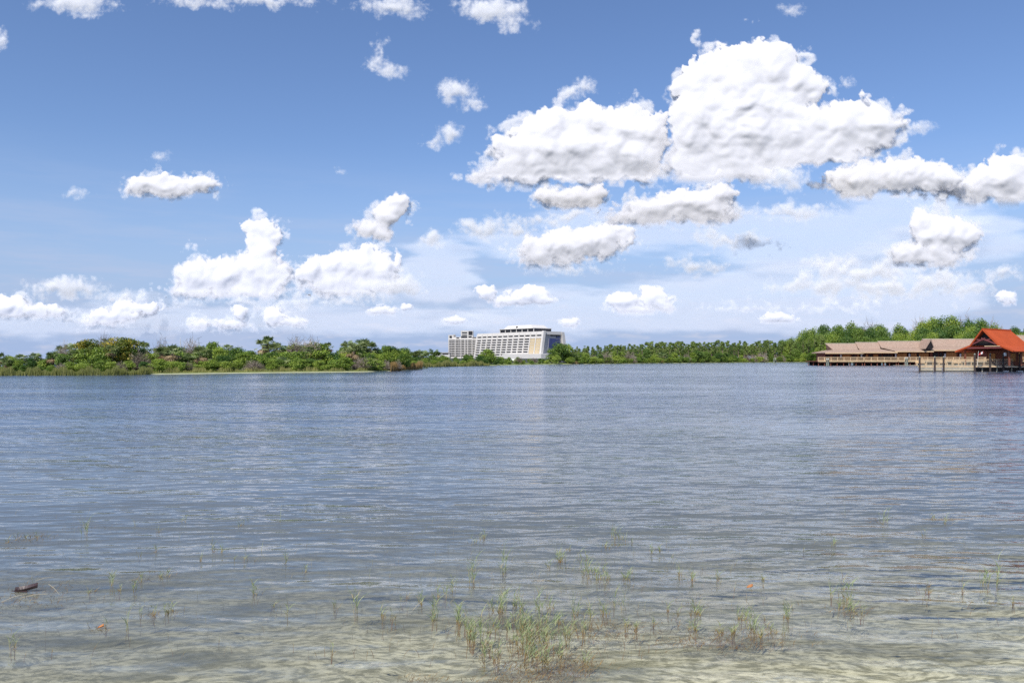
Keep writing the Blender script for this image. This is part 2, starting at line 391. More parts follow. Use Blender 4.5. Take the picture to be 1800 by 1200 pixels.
M_CLOUD = mat('cumulus_mist', cloud_build(0)); M_WISP = mat('thin_mist', cloud_build(1)); M_VEIL = mat('veil_mist', cloud_build(2))
def cloud(label, blobs, base=None, soft=False, rough=1.0, step=None, dist=None, group=None, seed=0, bulge=1.0, name='cloud', parent=None):
    B_ = np.array(blobs, float); seed = seed or int(B_[0, 0]*3+B_[0, 1]); mg = 26 if not soft else 34
    x0, x1 = (B_[:, 0]-B_[:, 2]).min()-mg, (B_[:, 0]+B_[:, 2]).max()+mg; y0, y1 = (B_[:, 1]-B_[:, 3]).min()-mg, (B_[:, 1]+B_[:, 3]).max()+mg
    y1 = min(y1, HOR-3); size = math.sqrt((x1-x0)*(y1-y0)); step = step or max(1.15, min(2.0, size/170.))
    nx, ny = int((x1-x0)/step), int((y1-y0)/step); X, Y = np.meshgrid(np.linspace(x0, x1, nx), np.linspace(y0, y1, ny))
    sc = max(12., min(66., size*.22)); wx = fbm(X, Y, sc, 4, seed)*sc*.45*rough; wy = fbm(X, Y, sc, 4, seed+50)*sc*.38*rough
    if soft == 2: wx = fbm(X*.4, Y*1.7, 60, 4, seed)*60; wy = fbm(X*.4, Y*1.7, 60, 4, seed+50)*16
    Xw, Yw = X+wx, Y+wy; D_ = None
    for (cx, cy, rx, ry) in blobs:
        d = (1-np.sqrt(((Xw-cx)/rx)**2+((Yw-cy)/ry)**2))*min(rx, ry)
        if D_ is None: D_ = d
        else:
            k = min(rx, ry)*.35+2; hh = np.clip(.5+.5*(D_-d)/k, 0, 1); D_ = d*(1-hh)+D_*hh+k*hh*(1-hh)
    bil = fbm(X, Y, sc*.9, 6, seed+7, .55, True); bil2 = fbm(X, Y, sc*.35, 5, seed+77, .6, True)
    D_ = D_+((bil*.22+bil2*.12)*sc*rough+1.5 if soft != 2 else fbm(X*.3, Y*1.8, 50, 5, seed+9, .6)*26)
    if base is not None:                                    # flat, slightly ragged foot
        fl = (base+fbm(X, Y, 60, 3, seed+3)*5-Y)*.9; D_ = np.minimum(D_, fl*.8+2)
    ym = base or (B_[:, 1]+B_[:, 3]).max(); R0 = dist or (.72 if soft else 1.)*min(22000., max(3000., 950./max(.02, (HOR-ym)/F)))
    t_ = np.clip(D_, 0, None); ref = max(7., sc*.85)
    def blur(A, px):
        fy = np.fft.fftfreq(A.shape[0])[:, None]; fx = np.fft.rfftfreq(A.shape[1])[None, :]
        return np.fft.irfft2(np.fft.rfft2(A)*np.exp(-2*(math.pi*px/step)**2*(fx*fx+fy*fy)), s=A.shape)
    relief = fbm(X+wx*.5, Y+wy*.5, sc*1.0, 5, seed+7, .44, True)
    body = ref*(1-np.exp(-blur(t_, sc*.07+1)/ref))*1.15
    yb = base or (B_[:, 1]+B_[:, 3]).max(); yt = (B_[:, 1]-B_[:, 3]).min(); q_ = np.clip((yb+6-Y)/(.55*(yb-yt)+8), 0, 1); q_ = q_*q_*(3-2*q_)
    body = body*(.30+.70*q_)+(q_-.45)*sc*.38*(1-np.exp(-t_/ref*3))    # the foot is drawn in under the belly
    hgt = blur((body+relief*sc*.34*(1-np.exp(-t_/ref*2)))*bulge*.34, 2.0)
    fe = (3.2+9*np.clip((Y-(y0+y1)/2)/(y1-y0)*2+.25, 0, 1)*min(1, size/150)) if not soft else 7.
    keep = D_ > (-8.0 if not soft else -10.); th = D_/fe
    if name == 'fringe': th = np.minimum(D_, (sc*.55+14-D_)*.8)/fe; keep = (D_ > -10) & (D_ < sc*.55+30)
    m_ = R0/F; u, v = (X-900)/F, (HOR-Y)/F; dr = R0-hgt*m_
    dirn = np.stack([u, np.ones_like(u), v], -1)
    Pf = dirn*dr[..., None]; Pf[..., 2] += H
    idx = -np.ones(X.shape, int); idx[keep] = np.arange(keep.sum())
    q = np.stack([idx[:-1, :-1], idx[1:, :-1], idx[1:, 1:], idx[:-1, 1:]], -1).reshape(-1, 4); q = q[(q >= 0).all(1)]
    Vf = Pf[keep]; n = len(Vf); Pb = dirn*(R0+hgt*m_*.8+m_*.5)[..., None]; Pb[..., 2] += H; Vb = Pb[keep]
    back = q[:, ::-1]+n
    V_ = np.concatenate([Vf, Vb]); Q_ = np.concatenate([q, back])
    me = bpy.data.meshes.new('cloud'); me.vertices.add(len(V_)); me.vertices.foreach_set('co', V_.reshape(-1).astype(np.float32))
    me.loops.add(len(Q_)*4); me.loops.foreach_set('vertex_index', Q_.reshape(-1).astype(np.int32))
    me.polygons.add(len(Q_)); me.polygons.foreach_set('loop_start', np.arange(0, len(Q_)*4, 4, dtype=np.int32)); me.update(calc_edges=True)
    at_ = me.attributes.new('thickness', 'FLOAT', 'POINT'); at_.data.foreach_set('value', np.concatenate([th[keep], th[keep]]).astype(np.float32))
    me.polygons.foreach_set('use_smooth', np.ones(len(Q_), dtype=bool)); me.materials.append([M_CLOUD, M_WISP, M_VEIL][int(soft)])
    if soft == 9: pass
    if name == 'fringe': return link('fringe', me, parent)
    return tag(link('cloud', me), label, 'cloud', group or ('thin clouds' if soft else 'cumulus clouds'))
CL = [
 ('largest towering white cumulus with a domed top at upper right', [(1300,128,72,56),(1228,142,38,38),(1365,122,42,40),(1412,148,36,32),(1318,185,100,60),(1235,215,62,80),(1310,245,110,70),(1400,238,68,42),(1490,222,75,45),(1540,225,48,42),(1450,262,85,30),(1270,290,90,34),(1205,300,48,22)], 322),
 ('broad grey-white cumulus just left of the tallest towering one', [(968,225,56,34),(918,258,38,30),(1050,218,62,36),(1120,225,58,38),(1000,262,110,45),(1100,270,70,40),(920,285,62,38),(1000,300,120,28),(870,305,40,18),(1110,300,50,18)], 330),
 ('long flat based cumulus below the right shoulder of the tallest one', [(1505,320,58,28),(1590,308,78,30),(1650,312,40,22)], 352),
 ('cumulus running out of the frame at the right edge', [(1700,332,80,22),(1770,315,60,35),(1810,335,90,24),(1790,292,40,20)], 358),
 ('small bright white cumulus directly below the broad grey-white one', [(965,345,26,18),(1010,348,48,17),(1050,342,16,20)], 368),
 ('flat cumulus with a raised right end in the middle of the sky', [(1150,372,62,24),(1210,358,60,28),(1262,345,32,26),(1240,375,58,18),(1105,385,50,14)], 396),
 ('bright slanting white cumulus high above the hotel', [(945,452,40,18),(1000,432,72,30),(1060,422,45,26),(1090,404,22,12)], 470),
 ('bright ragged cumulus with a pointed left tower above the bungalows', [(1622,385,20,26),(1650,412,48,32),(1690,415,38,26),(1600,445,34,22),(1650,450,50,20)], 480),
 ('small flat cumulus alone at the left of the sky', [(290,332,62,15),(350,325,32,11),(255,325,32,14),(300,317,25,9)], 349),
 ('small upright slanting cumulus above the right half of the island', [(650,400,24,16),(678,378,28,18),(698,360,20,17),(668,406,20,16)], None),
 ('bright cumulus with a tall narrow tower above the island', [(465,405,30,17),(482,416,16,14),(462,440,22,32),(440,470,46,28),(400,490,60,32),(345,485,38,32),(330,510,38,17),(465,492,42,32),(430,512,90,15),(498,480,14,24)], 528),
 ('bright round topped cumulus right of the one with the narrow tower', [(548,480,28,24),(600,468,40,30),(640,462,38,32),(670,480,30,28),(600,500,72,22),(650,500,40,18),(700,460,8,20)], 524),
 ('cumulus cut by the left edge of the frame just above the trees', [(18,540,34,22),(62,548,26,13),(98,550,22,11)], 560),
 ('flat cumulus low over the yellow blossoming trees', [(195,558,45,15),(215,540,25,14),(170,566,35,9),(245,545,30,10),(265,538,18,8)], 576),
 ('low cumulus over the island below the narrow tower cloud', [(350,568,24,12),(420,550,12,13),(405,570,32,8)], 580),
 ('small low cumulus above the pair of tall palms', [(480,556,20,17),(512,566,26,8)], 576),
 ('small low cumulus pair above the sloping hotel', [(857,514,17,14),(932,520,34,17),(955,528,22,12),(900,527,30,10)], 545),
 ('ragged low cumulus right of the hotel', [(1095,530,25,18),(1148,522,26,19),(1120,542,50,10),(1165,535,18,12)], 552),
 ('tiny cumulus just right of the hotel roof', [(1000,567,19,10)], 574),
 ('small flat cumulus low over the far pines', [(1370,560,34,9)], 567),
 ('small faint cumulus just above the hotel tower block', [(800,563,22,6)], None),
 ('small low cumulus above the right end of the island', [(672,545,24,9),(715,540,10,7)], 553),
 ('small low cumulus at the right edge above the red pavilion', [(1770,524,18,14)], 537)]
for i, (lb, bl, bs) in enumerate(CL):
    o = cloud(lb, bl, bs)
    if i < 16:                                   # torn translucent mist round the dense body
        ym = bs or max(b_[1]+b_[3] for b_ in bl); d_ = min(22000., max(3000., 950./max(.02, (HOR-ym)/F)))
        cloud(None, [(x, y-1, rx*1.03+4, ry*1.0+4) for (x, y, rx, ry) in bl], (bs or ym)+9, 1, 2.2, dist=d_*1.004, bulge=.12, name='fringe', parent=o, seed=900+i)
WS = [
 ('thin ragged cloud shred high in the middle of the sky', [(668,92,9,20),(655,112,20,12),(690,124,20,16)]),
 ('thin ragged cloud patch left of the broad grey-white cumulus', [(800,158,30,20),(828,180,22,12)]),
 ('small wispy cloud shred left of the broad cumulus', [(790,235,22,16),(765,250,26,8)]),
 ('soft cloud at the top edge left of centre', [(865,18,60,26),(900,38,32,16),(820,12,25,12)]),
 ('faint veil of cloud at the top edge, left of the shredded one', [(690,10,60,16),(735,24,16,8)]),
 ('faint veil of cloud at the top edge on the left', [(470,0,95,16),(340,-2,60,16)]),
 ('greyish veil of cloud in the top left corner', [(130,2,75,20),(150,20,28,12)]),
 ('small white cloud cut by the left edge high up', [(-4,70,13,22)]),
 ('tiny faint wisp at the top right', [(1390,18,16,10)]),
 ('small wisp poking above the left of the broad cumulus', [(1030,152,24,14),(1005,168,20,10)]),
 ('tiny wisp right of the tallest cumulus', [(1488,145,14,9)]),
 ('tiny round wisp above the small cumulus at the left', [(281,277,17,11)]),
 ('tiny wisp alone in the blue above the slanting cumulus', [(598,301,8,6)]),
 ('very faint wisp at the left', [(130,340,25,8)]),
 ('faint tail of cloud off the right shoulder of the tallest cumulus', [(1615,225,26,12)]),
 ('grey scrap of cloud below the tallest cumulus', [(1385,314,42,24),(1345,322,20,12)]),
 ('soft pale cloud bank left of the flat cumulus in mid sky', [(860,405,50,20),(770,418,22,18),(820,398,30,14),(905,395,40,16),(1000,384,60,14)]),
 ('soft pale cloud right of the bright slanting one', [(1290,422,78,16),(1250,412,40,12),(1340,433,36,9)]),
 ('faint flat cloud below the long flat based cumulus', [(1400,370,82,17)]),
 ('faint flat cloud low in the middle of the sky', [(1220,468,60,13),(1190,460,22,10)]),
 ('wide grey-blue cloud bank above the bungalows', [(1460,465,48,16),(1500,480,45,20),(1560,470,40,28),(1450,502,80,18),(1540,512,90,20),(1660,492,60,26),(1390,507,60,12),(1700,510,50,18)]),
 ('faint cloud at the right edge beside the pointed cumulus', [(1765,480,36,14)]),
 ('hazy cloud behind the round topped cumulus', [(700,500,50,26),(640,520,70,12)]),
 ('flat dark grey-blue cloud low at the left', [(120,506,78,20),(90,516,60,11),(198,517,40,10)]),
 ('long thin grey layer under the bright cumuli above the island', [(430,532,110,7),(560,530,90,8)]),
 ('thin flat grey layer low over the far pines', [(1450,540,120,9),(1290,536,80,7)]),
 ('faint shadowed layer under the bright slanting cumulus', [(1010,474,58,8)])]
for i, (lb, bl) in enumerate(WS): cloud(lb, bl, None, 1, 1.5, bulge=.5)
VE = [
 ('broad pale veil of thin cloud across the middle right of the sky', [(1120,400,260,46),(1400,420,240,60),(900,425,110,34),(1600,380,160,50)]),
 ('broad pale veil of thin cloud low above the far pines', [(1180,540,360,52),(1480,520,280,70),(1000,560,240,34)]),
 ('pale veil of thin cloud low above the island', [(420,560,350,34),(760,480,90,60),(700,560,200,34)]),
 ('pale veil of thin cloud at the far left over the trees', [(100,565,200,34),(240,530,90,18)]),
 ('pale veil behind the long flat cumulus at the right', [(1700,420,140,50),(1560,460,120,40)])]
for i, (lb, bl) in enumerate(VE): cloud(lb, bl, None, 2, 1.6, step=4.0, dist=22500+i*120, bulge=.3, group='veils of thin cloud')
# ------------------------------------------------------------------ trees
def leafquads(P, N, sx, sy, rs):
    """leaf quads at P with normals N"""
    n = len(P); a = rs.normal(size=(n, 3)); a -= (a*N).sum(1)[:, None]*N; a /= np.linalg.norm(a, axis=1)[:, None]+1e-9
    b = np.cross(N, a); sx = np.asarray(sx).reshape(-1, 1)*np.ones((n, 1)); sy = np.asarray(sy).reshape(-1, 1)*np.ones((n, 1))
    return np.stack([P-a*sx, P-b*sy*.7, P+a*sx, P+b*sy*.7], 1)
def unit(v): return v/(np.linalg.norm(v, axis=-1, keepdims=True)+1e-9)
def crown_mesh(seed, w, h, base, nl, nleaf, leaf, m, mode='round'):
    """crown of unit-ish tree: total height h, width w, lobes of leaf clumps"""
    rs = np.random.RandomState(seed); C = []; Rd = []
    for i in range(nl):
        t = rs.rand()
        if mode == 'round': r = (w/2)*math.sqrt(max(.05, 1-(2*t-1)**2*.85))*.72
        elif mode == 'column': r = w*.3
        elif mode == 'umbrella': t = .55+.45*t; r = w*.42
        else: r = w/2*(1-t*.8)*.8
        a = rs.rand()*6.283; q = r*math.sqrt(rs.rand())
        C.append((q*math.cos(a), q*math.sin(a), base+(h-base)*(.1+.82*t)))
        Rd.append((w*(.16+.14*rs.rand()), w*(.16+.14*rs.rand()), (h-base)*(.10+.10*rs.rand())))
    C = np.array(C); Rd = np.array(Rd); k = rs.randint(0, nl, nleaf)
    d = unit(rs.normal(size=(nleaf, 3))); rr = rs.uniform(.55, 1.08, (nleaf, 1))
    P = C[k]+d*Rd[k]*rr
    N = unit(d*.9+rs.normal(size=(nleaf, 3))*.75+np.array([0, 0, .35]))
    s = leaf*rs.uniform(.6, 1.4, nleaf)
    return quads('crown', leafquads(P, N, s, s*.8, rs), m)
def trunk_mesh(seed, h, r, top, nb=5, m=None):
    rs = random.Random(seed); b = MB(); pts = [(0, 0, -.4), (rs.uniform(-.1, .1), 0, h*.25), (rs.uniform(-.25, .25), rs.uniform(-.2, .2), h*.55), (rs.uniform(-.3, .3), rs.uniform(-.2, .2), top)]
    b.tube(pts, [r*1.2, r, r*.75, r*.3], 7)
    for i in range(nb):
        z = h*rs.uniform(.3, .7); a = rs.uniform(0, 6.28); L = h*rs.uniform(.18, .3)
        b.tube([(0, 0, z), (math.cos(a)*L*.5, math.sin(a)*L*.5, z+L*.35), (math.cos(a)*L, math.sin(a)*L, z+L*.9)], [r*.45, r*.3, r*.1], 5)
    return b.mesh('trunk', m or M_BARK)
# unit trees are 10 m high and are scaled when they are placed
PROTO = {}
def proto(kind, n, cf, tf): PROTO[kind] = [(cf(i), tf(i)) for i in range(n)]
proto('broadleaf', 5, lambda i: crown_mesh(10+i, 9.5, 10, 1.0, 30, 6000, .26, M_LEAF), lambda i: trunk_mesh(i, 10, .35, 7))
proto('dark', 4, lambda i: crown_mesh(30+i, 8.5, 10, .8, 28, 5600, .26, M_LEAF2), lambda i: trunk_mesh(5+i, 10, .35, 7))
proto('lime', 4, lambda i: crown_mesh(50+i, 11, 10, .3, 28, 5200, .30, M_LEAF3), lambda i: trunk_mesh(9+i, 10, .3, 6))
proto('yellow', 2, lambda i: crown_mesh(60+i, 12, 10, 2, 30, 6000, .26, M_YEL), lambda i: trunk_mesh(9+i, 10, .3, 6))
proto('column', 3, lambda i: crown_mesh(70+i, 5., 10, .5, 24, 5000, .23, M_LEAF2, 'column'), lambda i: trunk_mesh(15+i, 10, .3, 8))
def pine_crown(i):
    rs = np.random.RandomState(100+i); P = []; N = []
    nl = 20
    for k in range(nl):
        z = rs.uniform(4.0, 9.6); a = rs.rand()*6.283; q = (1.75-abs(z-6.)*.28)*rs.uniform(.3, 1)
        c = np.array([q*math.cos(a), q*math.sin(a), z]); n = 95
        d = unit(rs.normal(size=(n, 3))); P.append(c+d*np.array([.62, .62, .38])*rs.uniform(.5, 1.1, (n, 1))); N.append(unit(d+rs.normal(size=(n, 3))*.8+[0, 0, .3]))
    P = np.concatenate(P); N = np.concatenate(N); s = rs.uniform(.10, .24, len(P))
    return quads('crown', leafquads(P, N, s, s*.7, rs), M_PINE)
def pine_trunk(i):
    rs = random.Random(i); b = MB(); lx = rs.uniform(-.3, .3)
    b.tube([(0, 0, -.3), (lx*.4, 0, 4), (lx, .1, 9.2)], [.15, .12, .04], 6)
    for k in range(6):
        z = rs.uniform(4.6, 8.4); a = rs.uniform(0, 6.28)
        b.tube([(lx*z/9, 0, z), (math.cos(a)*1.2, math.sin(a)*1.2, z+.5)], [.05, .02], 4)
    return b.mesh('trunk', M_PBARK)
proto('pine', 6, pine_crown, pine_trunk)
def bigcrown(i):  return crown_mesh(130+i, 8.5, 10, 2.2, 40, 5600, .21, M_LEAF if i % 2 else M_LEAF2)
proto('forest', 5, bigcrown, lambda i: trunk_mesh(40+i, 10, .2, 8, 6))
def dead_crown(i):
    rs = np.random.RandomState(200+i); n = 1500; d = unit(rs.normal(size=(n, 3))*[1, 1, .9]); d[:, 2] = np.abs(d[:, 2])
    P = d*np.array([4.6, 4.6, 8.2])*rs.uniform(.3, 1., (n, 1))*(1+.25*np.sin(d[:, :1]*9+i)*np.cos(d[:, 1:2]*8))+[0, 0, 1.2]
    A = unit(d+rs.normal(size=(n, 3))*.5); B = unit(np.cross(A, rs.normal(size=(n, 3))))
    L = rs.uniform(.5, 1.3, (n, 1)); w = .055
    return quads('crown', np.stack([P-A*L-B*w, P-A*L+B*w, P+A*L+B*w*.4, P+A*L-B*w*.4], 1), M_DEAD)
proto('dead', 3, dead_crown, lambda i: trunk_mesh(60+i, 10, .2, 6, 9))
def palm_crown(i, m=M_FROND, sag=1.0, nf=34, L0=2.5):
    rs = np.random.RandomState(300+i); Q = []; mi = []
    top = np.array([0, 0, 7.6])
    for k in range(nf):
        a = rs.rand()*6.283; e = rs.uniform(-.9, 1.25); dead = e < -.35
        d = np.array([math.cos(a)*math.cos(e), math.sin(a)*math.cos(e), math.sin(e)]); st = L0*rs.uniform(.35, .55)
        c = top+d*st; side = unit(np.cross(d, [0, 0, 1.])); upv = np.cross(side, d)
        for j in range(11):               # fan of leaf segments
            t = (j-5)/5*1.25; q = d*math.cos(t)+side*math.sin(t)
            ln = L0*rs.uniform(.42, .62); tip = c+q*ln+np.array([0, 0, -.35*sag*ln*rs.uniform(.4, 1.2)]); w = side*math.cos(t)-d*math.sin(t)
            mid = c+q*ln*.6+upv*.05
            Q.append([c-w*.02, mid-w*.09, tip, mid+w*.09]); mi.append(1 if dead else 0)
        Q.append([top-side*.04, c-side*.03, c+side*.03, top+side*.04]); mi.append(1 if dead else 0)
    return quads('crown', np.array(Q), [m, M_DEADF], mi)
def palm_trunk(i):
    rs = random.Random(i); l = rs.uniform(-.5, .5)
    return MB().tube([(-l, 0, -.4), (-l*.6, 0, 2.5), (-l*.2, .1, 5), (0, 0, 7.7)], [.24, .19, .2, .26], 8).mesh('trunk', M_BARK)
proto('palm', 5, palm_crown, palm_trunk)
BASE_H = dict(broadleaf=10, dark=10, lime=10, yellow=10, column=10, pine=9.9, forest=11, dead=9.2, palm=9.6)
NAME = dict(broadleaf='broadleaf_tree', dark='dark_evergreen_tree', lime='leafy_bush', yellow='flowering_tree', column='columnar_tree', pine='pine_tree', forest='forest_tree', dead='bare_shrub', palm='palm_tree')
CAT = dict(broadleaf='tree', dark='tree', lime='bush', yellow='tree', column='tree', pine='pine', forest='tree', dead='shrub', palm='palm')
def tree(kind, x, Y, h, w=1.0, label='', group=None, sink=0.0, z0=.5):
    cm, tm = rnd.choice(PROTO[kind]); s = h/BASE_H[kind]
    if kind == 'palm':                       # fronds keep their size; a low palm only shows the top of its trunk
        ps = w*(.62 if Y < 250 else 1.15); o = thing(NAME[kind], ((x-900)/F*Y, Y, z0+h-BASE_H[kind]*ps), label, CAT[kind], group, rnd.uniform(0, 6.28))
        o.scale = (ps, ps, ps); link('trunk', tm, o); link('crown', cm, o); return o
    o = thing(NAME[kind], ((x-900)/F*Y, Y, z0-sink), label, CAT[kind], group, rnd.uniform(0, 6.28))
    o.scale = (s*w, s*w, s)
    link('trunk', tm, o); link('crown', cm, o); return o
def hfor(ytop, Y, z0=.5): return H+(HOR-ytop)/F*Y-z0

ISL_TOP = [(-120, 628), (0, 621), (80, 621), (100, 608), (150, 600), (185, 594), (210, 596), (240, 604), (280, 604), (320, 606), (400, 607), (440, 608), (490, 605), (520, 599), (545, 599), (575, 603), (610, 603), (640, 603), (660, 607), (685, 607), (700, 610), (715, 616), (745, 626)]
def prof(tab, x): return float(np.interp(x, [p[0] for p in tab], [p[1] for p in tab]))
LOC = [(-999, 90, 'at the left end of the island'), (90, 250, 'on the tall left part of the island'), (250, 400, 'above the left sand strip'),
       (400, 500, 'near the pair of tall palms'), (500, 600, 'on the middle rise of the island'), (600, 800, 'by the right island tip')]
def isl_loc(x): return next(t for a, b, t in LOC if a <= x < b)
ADJ = dict(broadleaf='round green broadleaf tree', dark='dark green dense tree', lime='low bright green bush', dead='bare grey-brown twiggy shrub', palm='fan palm with brown hanging fronds')
# rows on the island, back to front
for row, (d0_, k, step, kinds) in enumerate([(19, 1.02, 19, ['broadleaf', 'dark', 'broadleaf', 'palm']), (11, .82, 19, ['broadleaf', 'broadleaf', 'lime', 'dark', 'palm']), (4.5, .52, 19, ['lime', 'broadleaf', 'lime', 'dead', 'dark', 'broadleaf', 'lime'])]):
    x = -90.
    while x < 722-row*6:
        xx = x+rnd.uniform(-7, 7); Y = float(shoreY(SH_ISL, xx))+d0_*min(1, (770-xx)/150)+rnd.uniform(-1.2, 1.2)
        yt = prof(ISL_TOP, xx); h = hfor(yt, Y)*k*rnd.uniform(.88, 1.06); kd = rnd.choice(kinds)
        if row == 2 and xx < 270: h *= .8
        if kd == 'palm': w_ = rnd.uniform(.8, 1.1); h *= 1.04
        elif kd == 'dead': w_ = 1.2
        else: w_ = {0: .95, 1: 1.1, 2: 1.35}[row]*rnd.uniform(.9, 1.15)
        if kd in ('dead', 'lime') and row == 2: h *= .85
        tree(kd, xx, Y, h, w_, ADJ[kd]+' '+isl_loc(xx), {'broadleaf': 'broadleaf trees on the island', 'dark': 'dark trees on the island', 'lime': 'bushes along the island shore', 'dead': 'bare shrubs on the island', 'palm': 'fan palms on the island'}[kd], sink=.15*h if kd not in ('palm',) else 0)
        x += step*rnd.uniform(.8, 1.2)
def itree(kind, x, ytop, d, w, label, group=None, sink=0):
    Y = float(shoreY(SH_ISL, x))+d; return tree(kind, x, Y, hfor(ytop, Y)+sink, w, label, group, sink)
itree('yellow', 155, 597, 13, .75, 'left one of the two yellow blossoming trees on top of the island')
itree('yellow', 216, 594, 12, .95, 'right, broader one of the two yellow blossoming trees on top of the island')
itree('dead', 185, 591, 15, .7, 'bare grey branches between the two yellow blossoming trees')
itree('dead', 112, 604, 14, .5, 'small bare crown sticking out left of the yellow blossoming trees')
itree('dead', 246, 618, 8, 1.2, 'pale grey leafless shrub right below the yellow blossoming tree')
itree('dead', 284, 598, 14, .6, 'bare umbrella shaped crown on the skyline right of the yellow blossoms')
itree('dead', 338, 597, 14, .8, 'wide dark bare crown on the skyline left of the pointed dark tree')
itree('column', 373, 595, 15, .9, 'pointed dark green tree standing above its neighbours left of the tall palms')
itree('palm', 462, 595, 17, 1.25, 'lower palm of the pair of tall palms on the skyline')
itree('palm', 471, 590, 19, 1.15, 'tallest palm on the skyline, right one of the pair')
itree('palm', 483, 603, 15, 1.3, 'short palm just right of the tall pair')
itree('dead', 520, 594, 16, .7, 'pale bare crown on the skyline of the middle rise')
itree('dead', 547, 594, 17, .8, 'brown bare crown at the right of the middle rise')
for x, yt, w in ((315, 625, 1.6), (338, 622, 1.5), (303, 608, 1.2), (352, 610, 1.3), (495, 628, 1.6), (552, 632, 1.5)):
    itree('palm', x, yt-2, 7, w, 'low fan palm with fronds near the ground '+isl_loc(x), 'low palms near the island shore')
for x, yt in ((612, 598), (632, 597), (641, 596), (650, 600), (622, 603), (636, 606)):
    itree('palm', x, yt, 12+rnd.uniform(-2, 4), 1.4, 'palm in the dense palm cluster near the right island end', 'palm cluster near the right end of the island')
for x, yt, w in ((410, 638, 1.9), (450, 636, 2.2), (478, 637, 1.5), (640, 628, 1.6), (655, 630, 1.5), (330, 636, 1.6)):
    itree('dead', x, yt, 4, w, 'low brown dry shrub behind the shore '+isl_loc(x), 'low dry shrubs behind the shore')
itree('column', 678, 606, 12, 1.15, 'left dark column-shaped tree of the pair near the island tip')
itree('column', 690, 604, 11, 1.35, 'right taller dark column-shaped tree of the pair near the island tip')
itree('dark', 709, 612, 9, 1.1, 'rounded dark tree at the right end of the near island')
itree('broadleaf', 386, 611, 6, .9, 'tall green tree at the water between the two sand strips')
itree('dark', 392, 622, 4.5, 1.1, 'dark tree overhanging the water between the two sand strips')
# reed beds of the island: nobody could count the stems
def reedbed(name, label, tab, x0, x1, d0, d1, n, h0, h1, m, seed, wid=.035):
    rs = np.random.RandomState(seed); x = rs.uniform(x0, x1, n); Y = shoreY(tab, x)+rs.uniform(d0, d1, n)
    X = (x-900)/F*Y; hh = rs.uniform(h0, h1, n)*(.6+.8*np.clip(np.sin(x*.13)*.5+.5+.3*np.sin(x*.41), 0, 1))
    lean = rs.normal(size=(n, 2))*.10; z0 = 0.0
    b = np.stack([X, Y, np.full(n, z0)], 1); t = b+np.stack([lean[:, 0]*hh, lean[:, 1]*hh, hh], 1)
    w = np.zeros((n, 3)); an = rs.uniform(-.6, .6, n); w[:, 0] = np.cos(an)*wid; w[:, 1] = np.sin(an)*wid
    return tag(link(name, quads(name, np.stack([b-w, b+w, t+w*.3, t-w*.3], 1), m)), label, 'reeds', kind='stuff')
reedbed('reeds', 'band of olive reeds at the water edge on the left of the island', SH_ISL, -120, 265, -.6, 3.2, 9000, .5, 1.0, M_REED, 1)
reedbed('reeds', 'thin reeds on the sand strips of the near island', SH_ISL, 255, 560, 1.8, 4.5, 3600, .3, .9, M_REED, 2)
reedbed('reeds', 'short grass and reeds behind the right sand strip', SH_ISL, 560, 700, 1.8, 4.5, 3000, .25, .7, M_REED, 3)
reedbed('reeds', 'rust brown reeds at the right tip of the island', SH_ISL, 686, 742, .0, 3.2, 3000, .8, 1.4, M_REEDR, 4)
reedbed('reeds', 'olive reeds fringing the far shore left of the hotel', SH_MAIN, 735, 860, -1, 8, 5000, .8, 1.6, M_REED, 5, .06)
# shore left of and below the hotel
MT = [(700, 618), (740, 622), (760, 618), (790, 622), (800, 625), (830, 619), (862, 617), (880, 625), (900, 626), (925, 628), (945, 627), (965, 625)]
for row, (d, k, st) in enumerate([(22, 1., 17), (12, .78, 15), (5, .5, 13)]):
    x = 700.
    while x < 962:
        xx = x+rnd.uniform(-4, 4); Y = float(shoreY(SH_MAIN, xx))+d+rnd.uniform(-2, 2); h = hfor(prof(MT, xx), Y)*k*rnd.uniform(.85, 1.08)
        kd = rnd.choice(['broadleaf', 'dark', 'dark', 'broadleaf'] if row < 2 else ['lime', 'broadleaf', 'dark'])
        tree(kd, xx, Y, h, [1.0, 1.2, 1.5][row], ADJ[kd]+(' on the shore between the island tip and the hotel' if xx < 790 else ' on the shore in front of the white hotel'), 'trees on the shore by the hotel', sink=.12*h)
        x += st*rnd.uniform(.8, 1.2)
def mtree(kind, x, ytop, d, w, label, group=None):
    Y = float(shoreY(SH_MAIN, x))+d; return tree(kind, x, Y, hfor(ytop, Y), w, label, group)
for x, yt in ((728, 615), (742, 614), (762, 613)): mtree('palm', x, yt, 24, 1.3, 'small palm on the skyline between the island tip and the hotel', 'palms left of the hotel')
mtree('broadleaf', 858, 614, 16, 1.3, 'widest green tree hiding the foot of the hotel facade', None)
mtree('dead', 912, 628, 8, 1.6, 'grey-green scraggy tree below the hotel podium, left one', None)
mtree('dead', 938, 629, 8, 1.8, 'grey-green scraggy tree below the hotel podium, right one', None)
mtree('dark', 984, 600, 14, .95, 'tall dark green tree hiding the right corner of the hotel')
mtree('broadleaf', 996, 606, 12, .9, 'green tree right beside the tall dark tree at the hotel corner')
mtree('broadleaf', 970, 613, 9, .9, 'rounded green tree at the left foot of the tall dark tree by the hotel')
mtree('lime', 978, 624, 3, 1.1, 'bright green bush at the foot of the tall dark tree by the hotel')
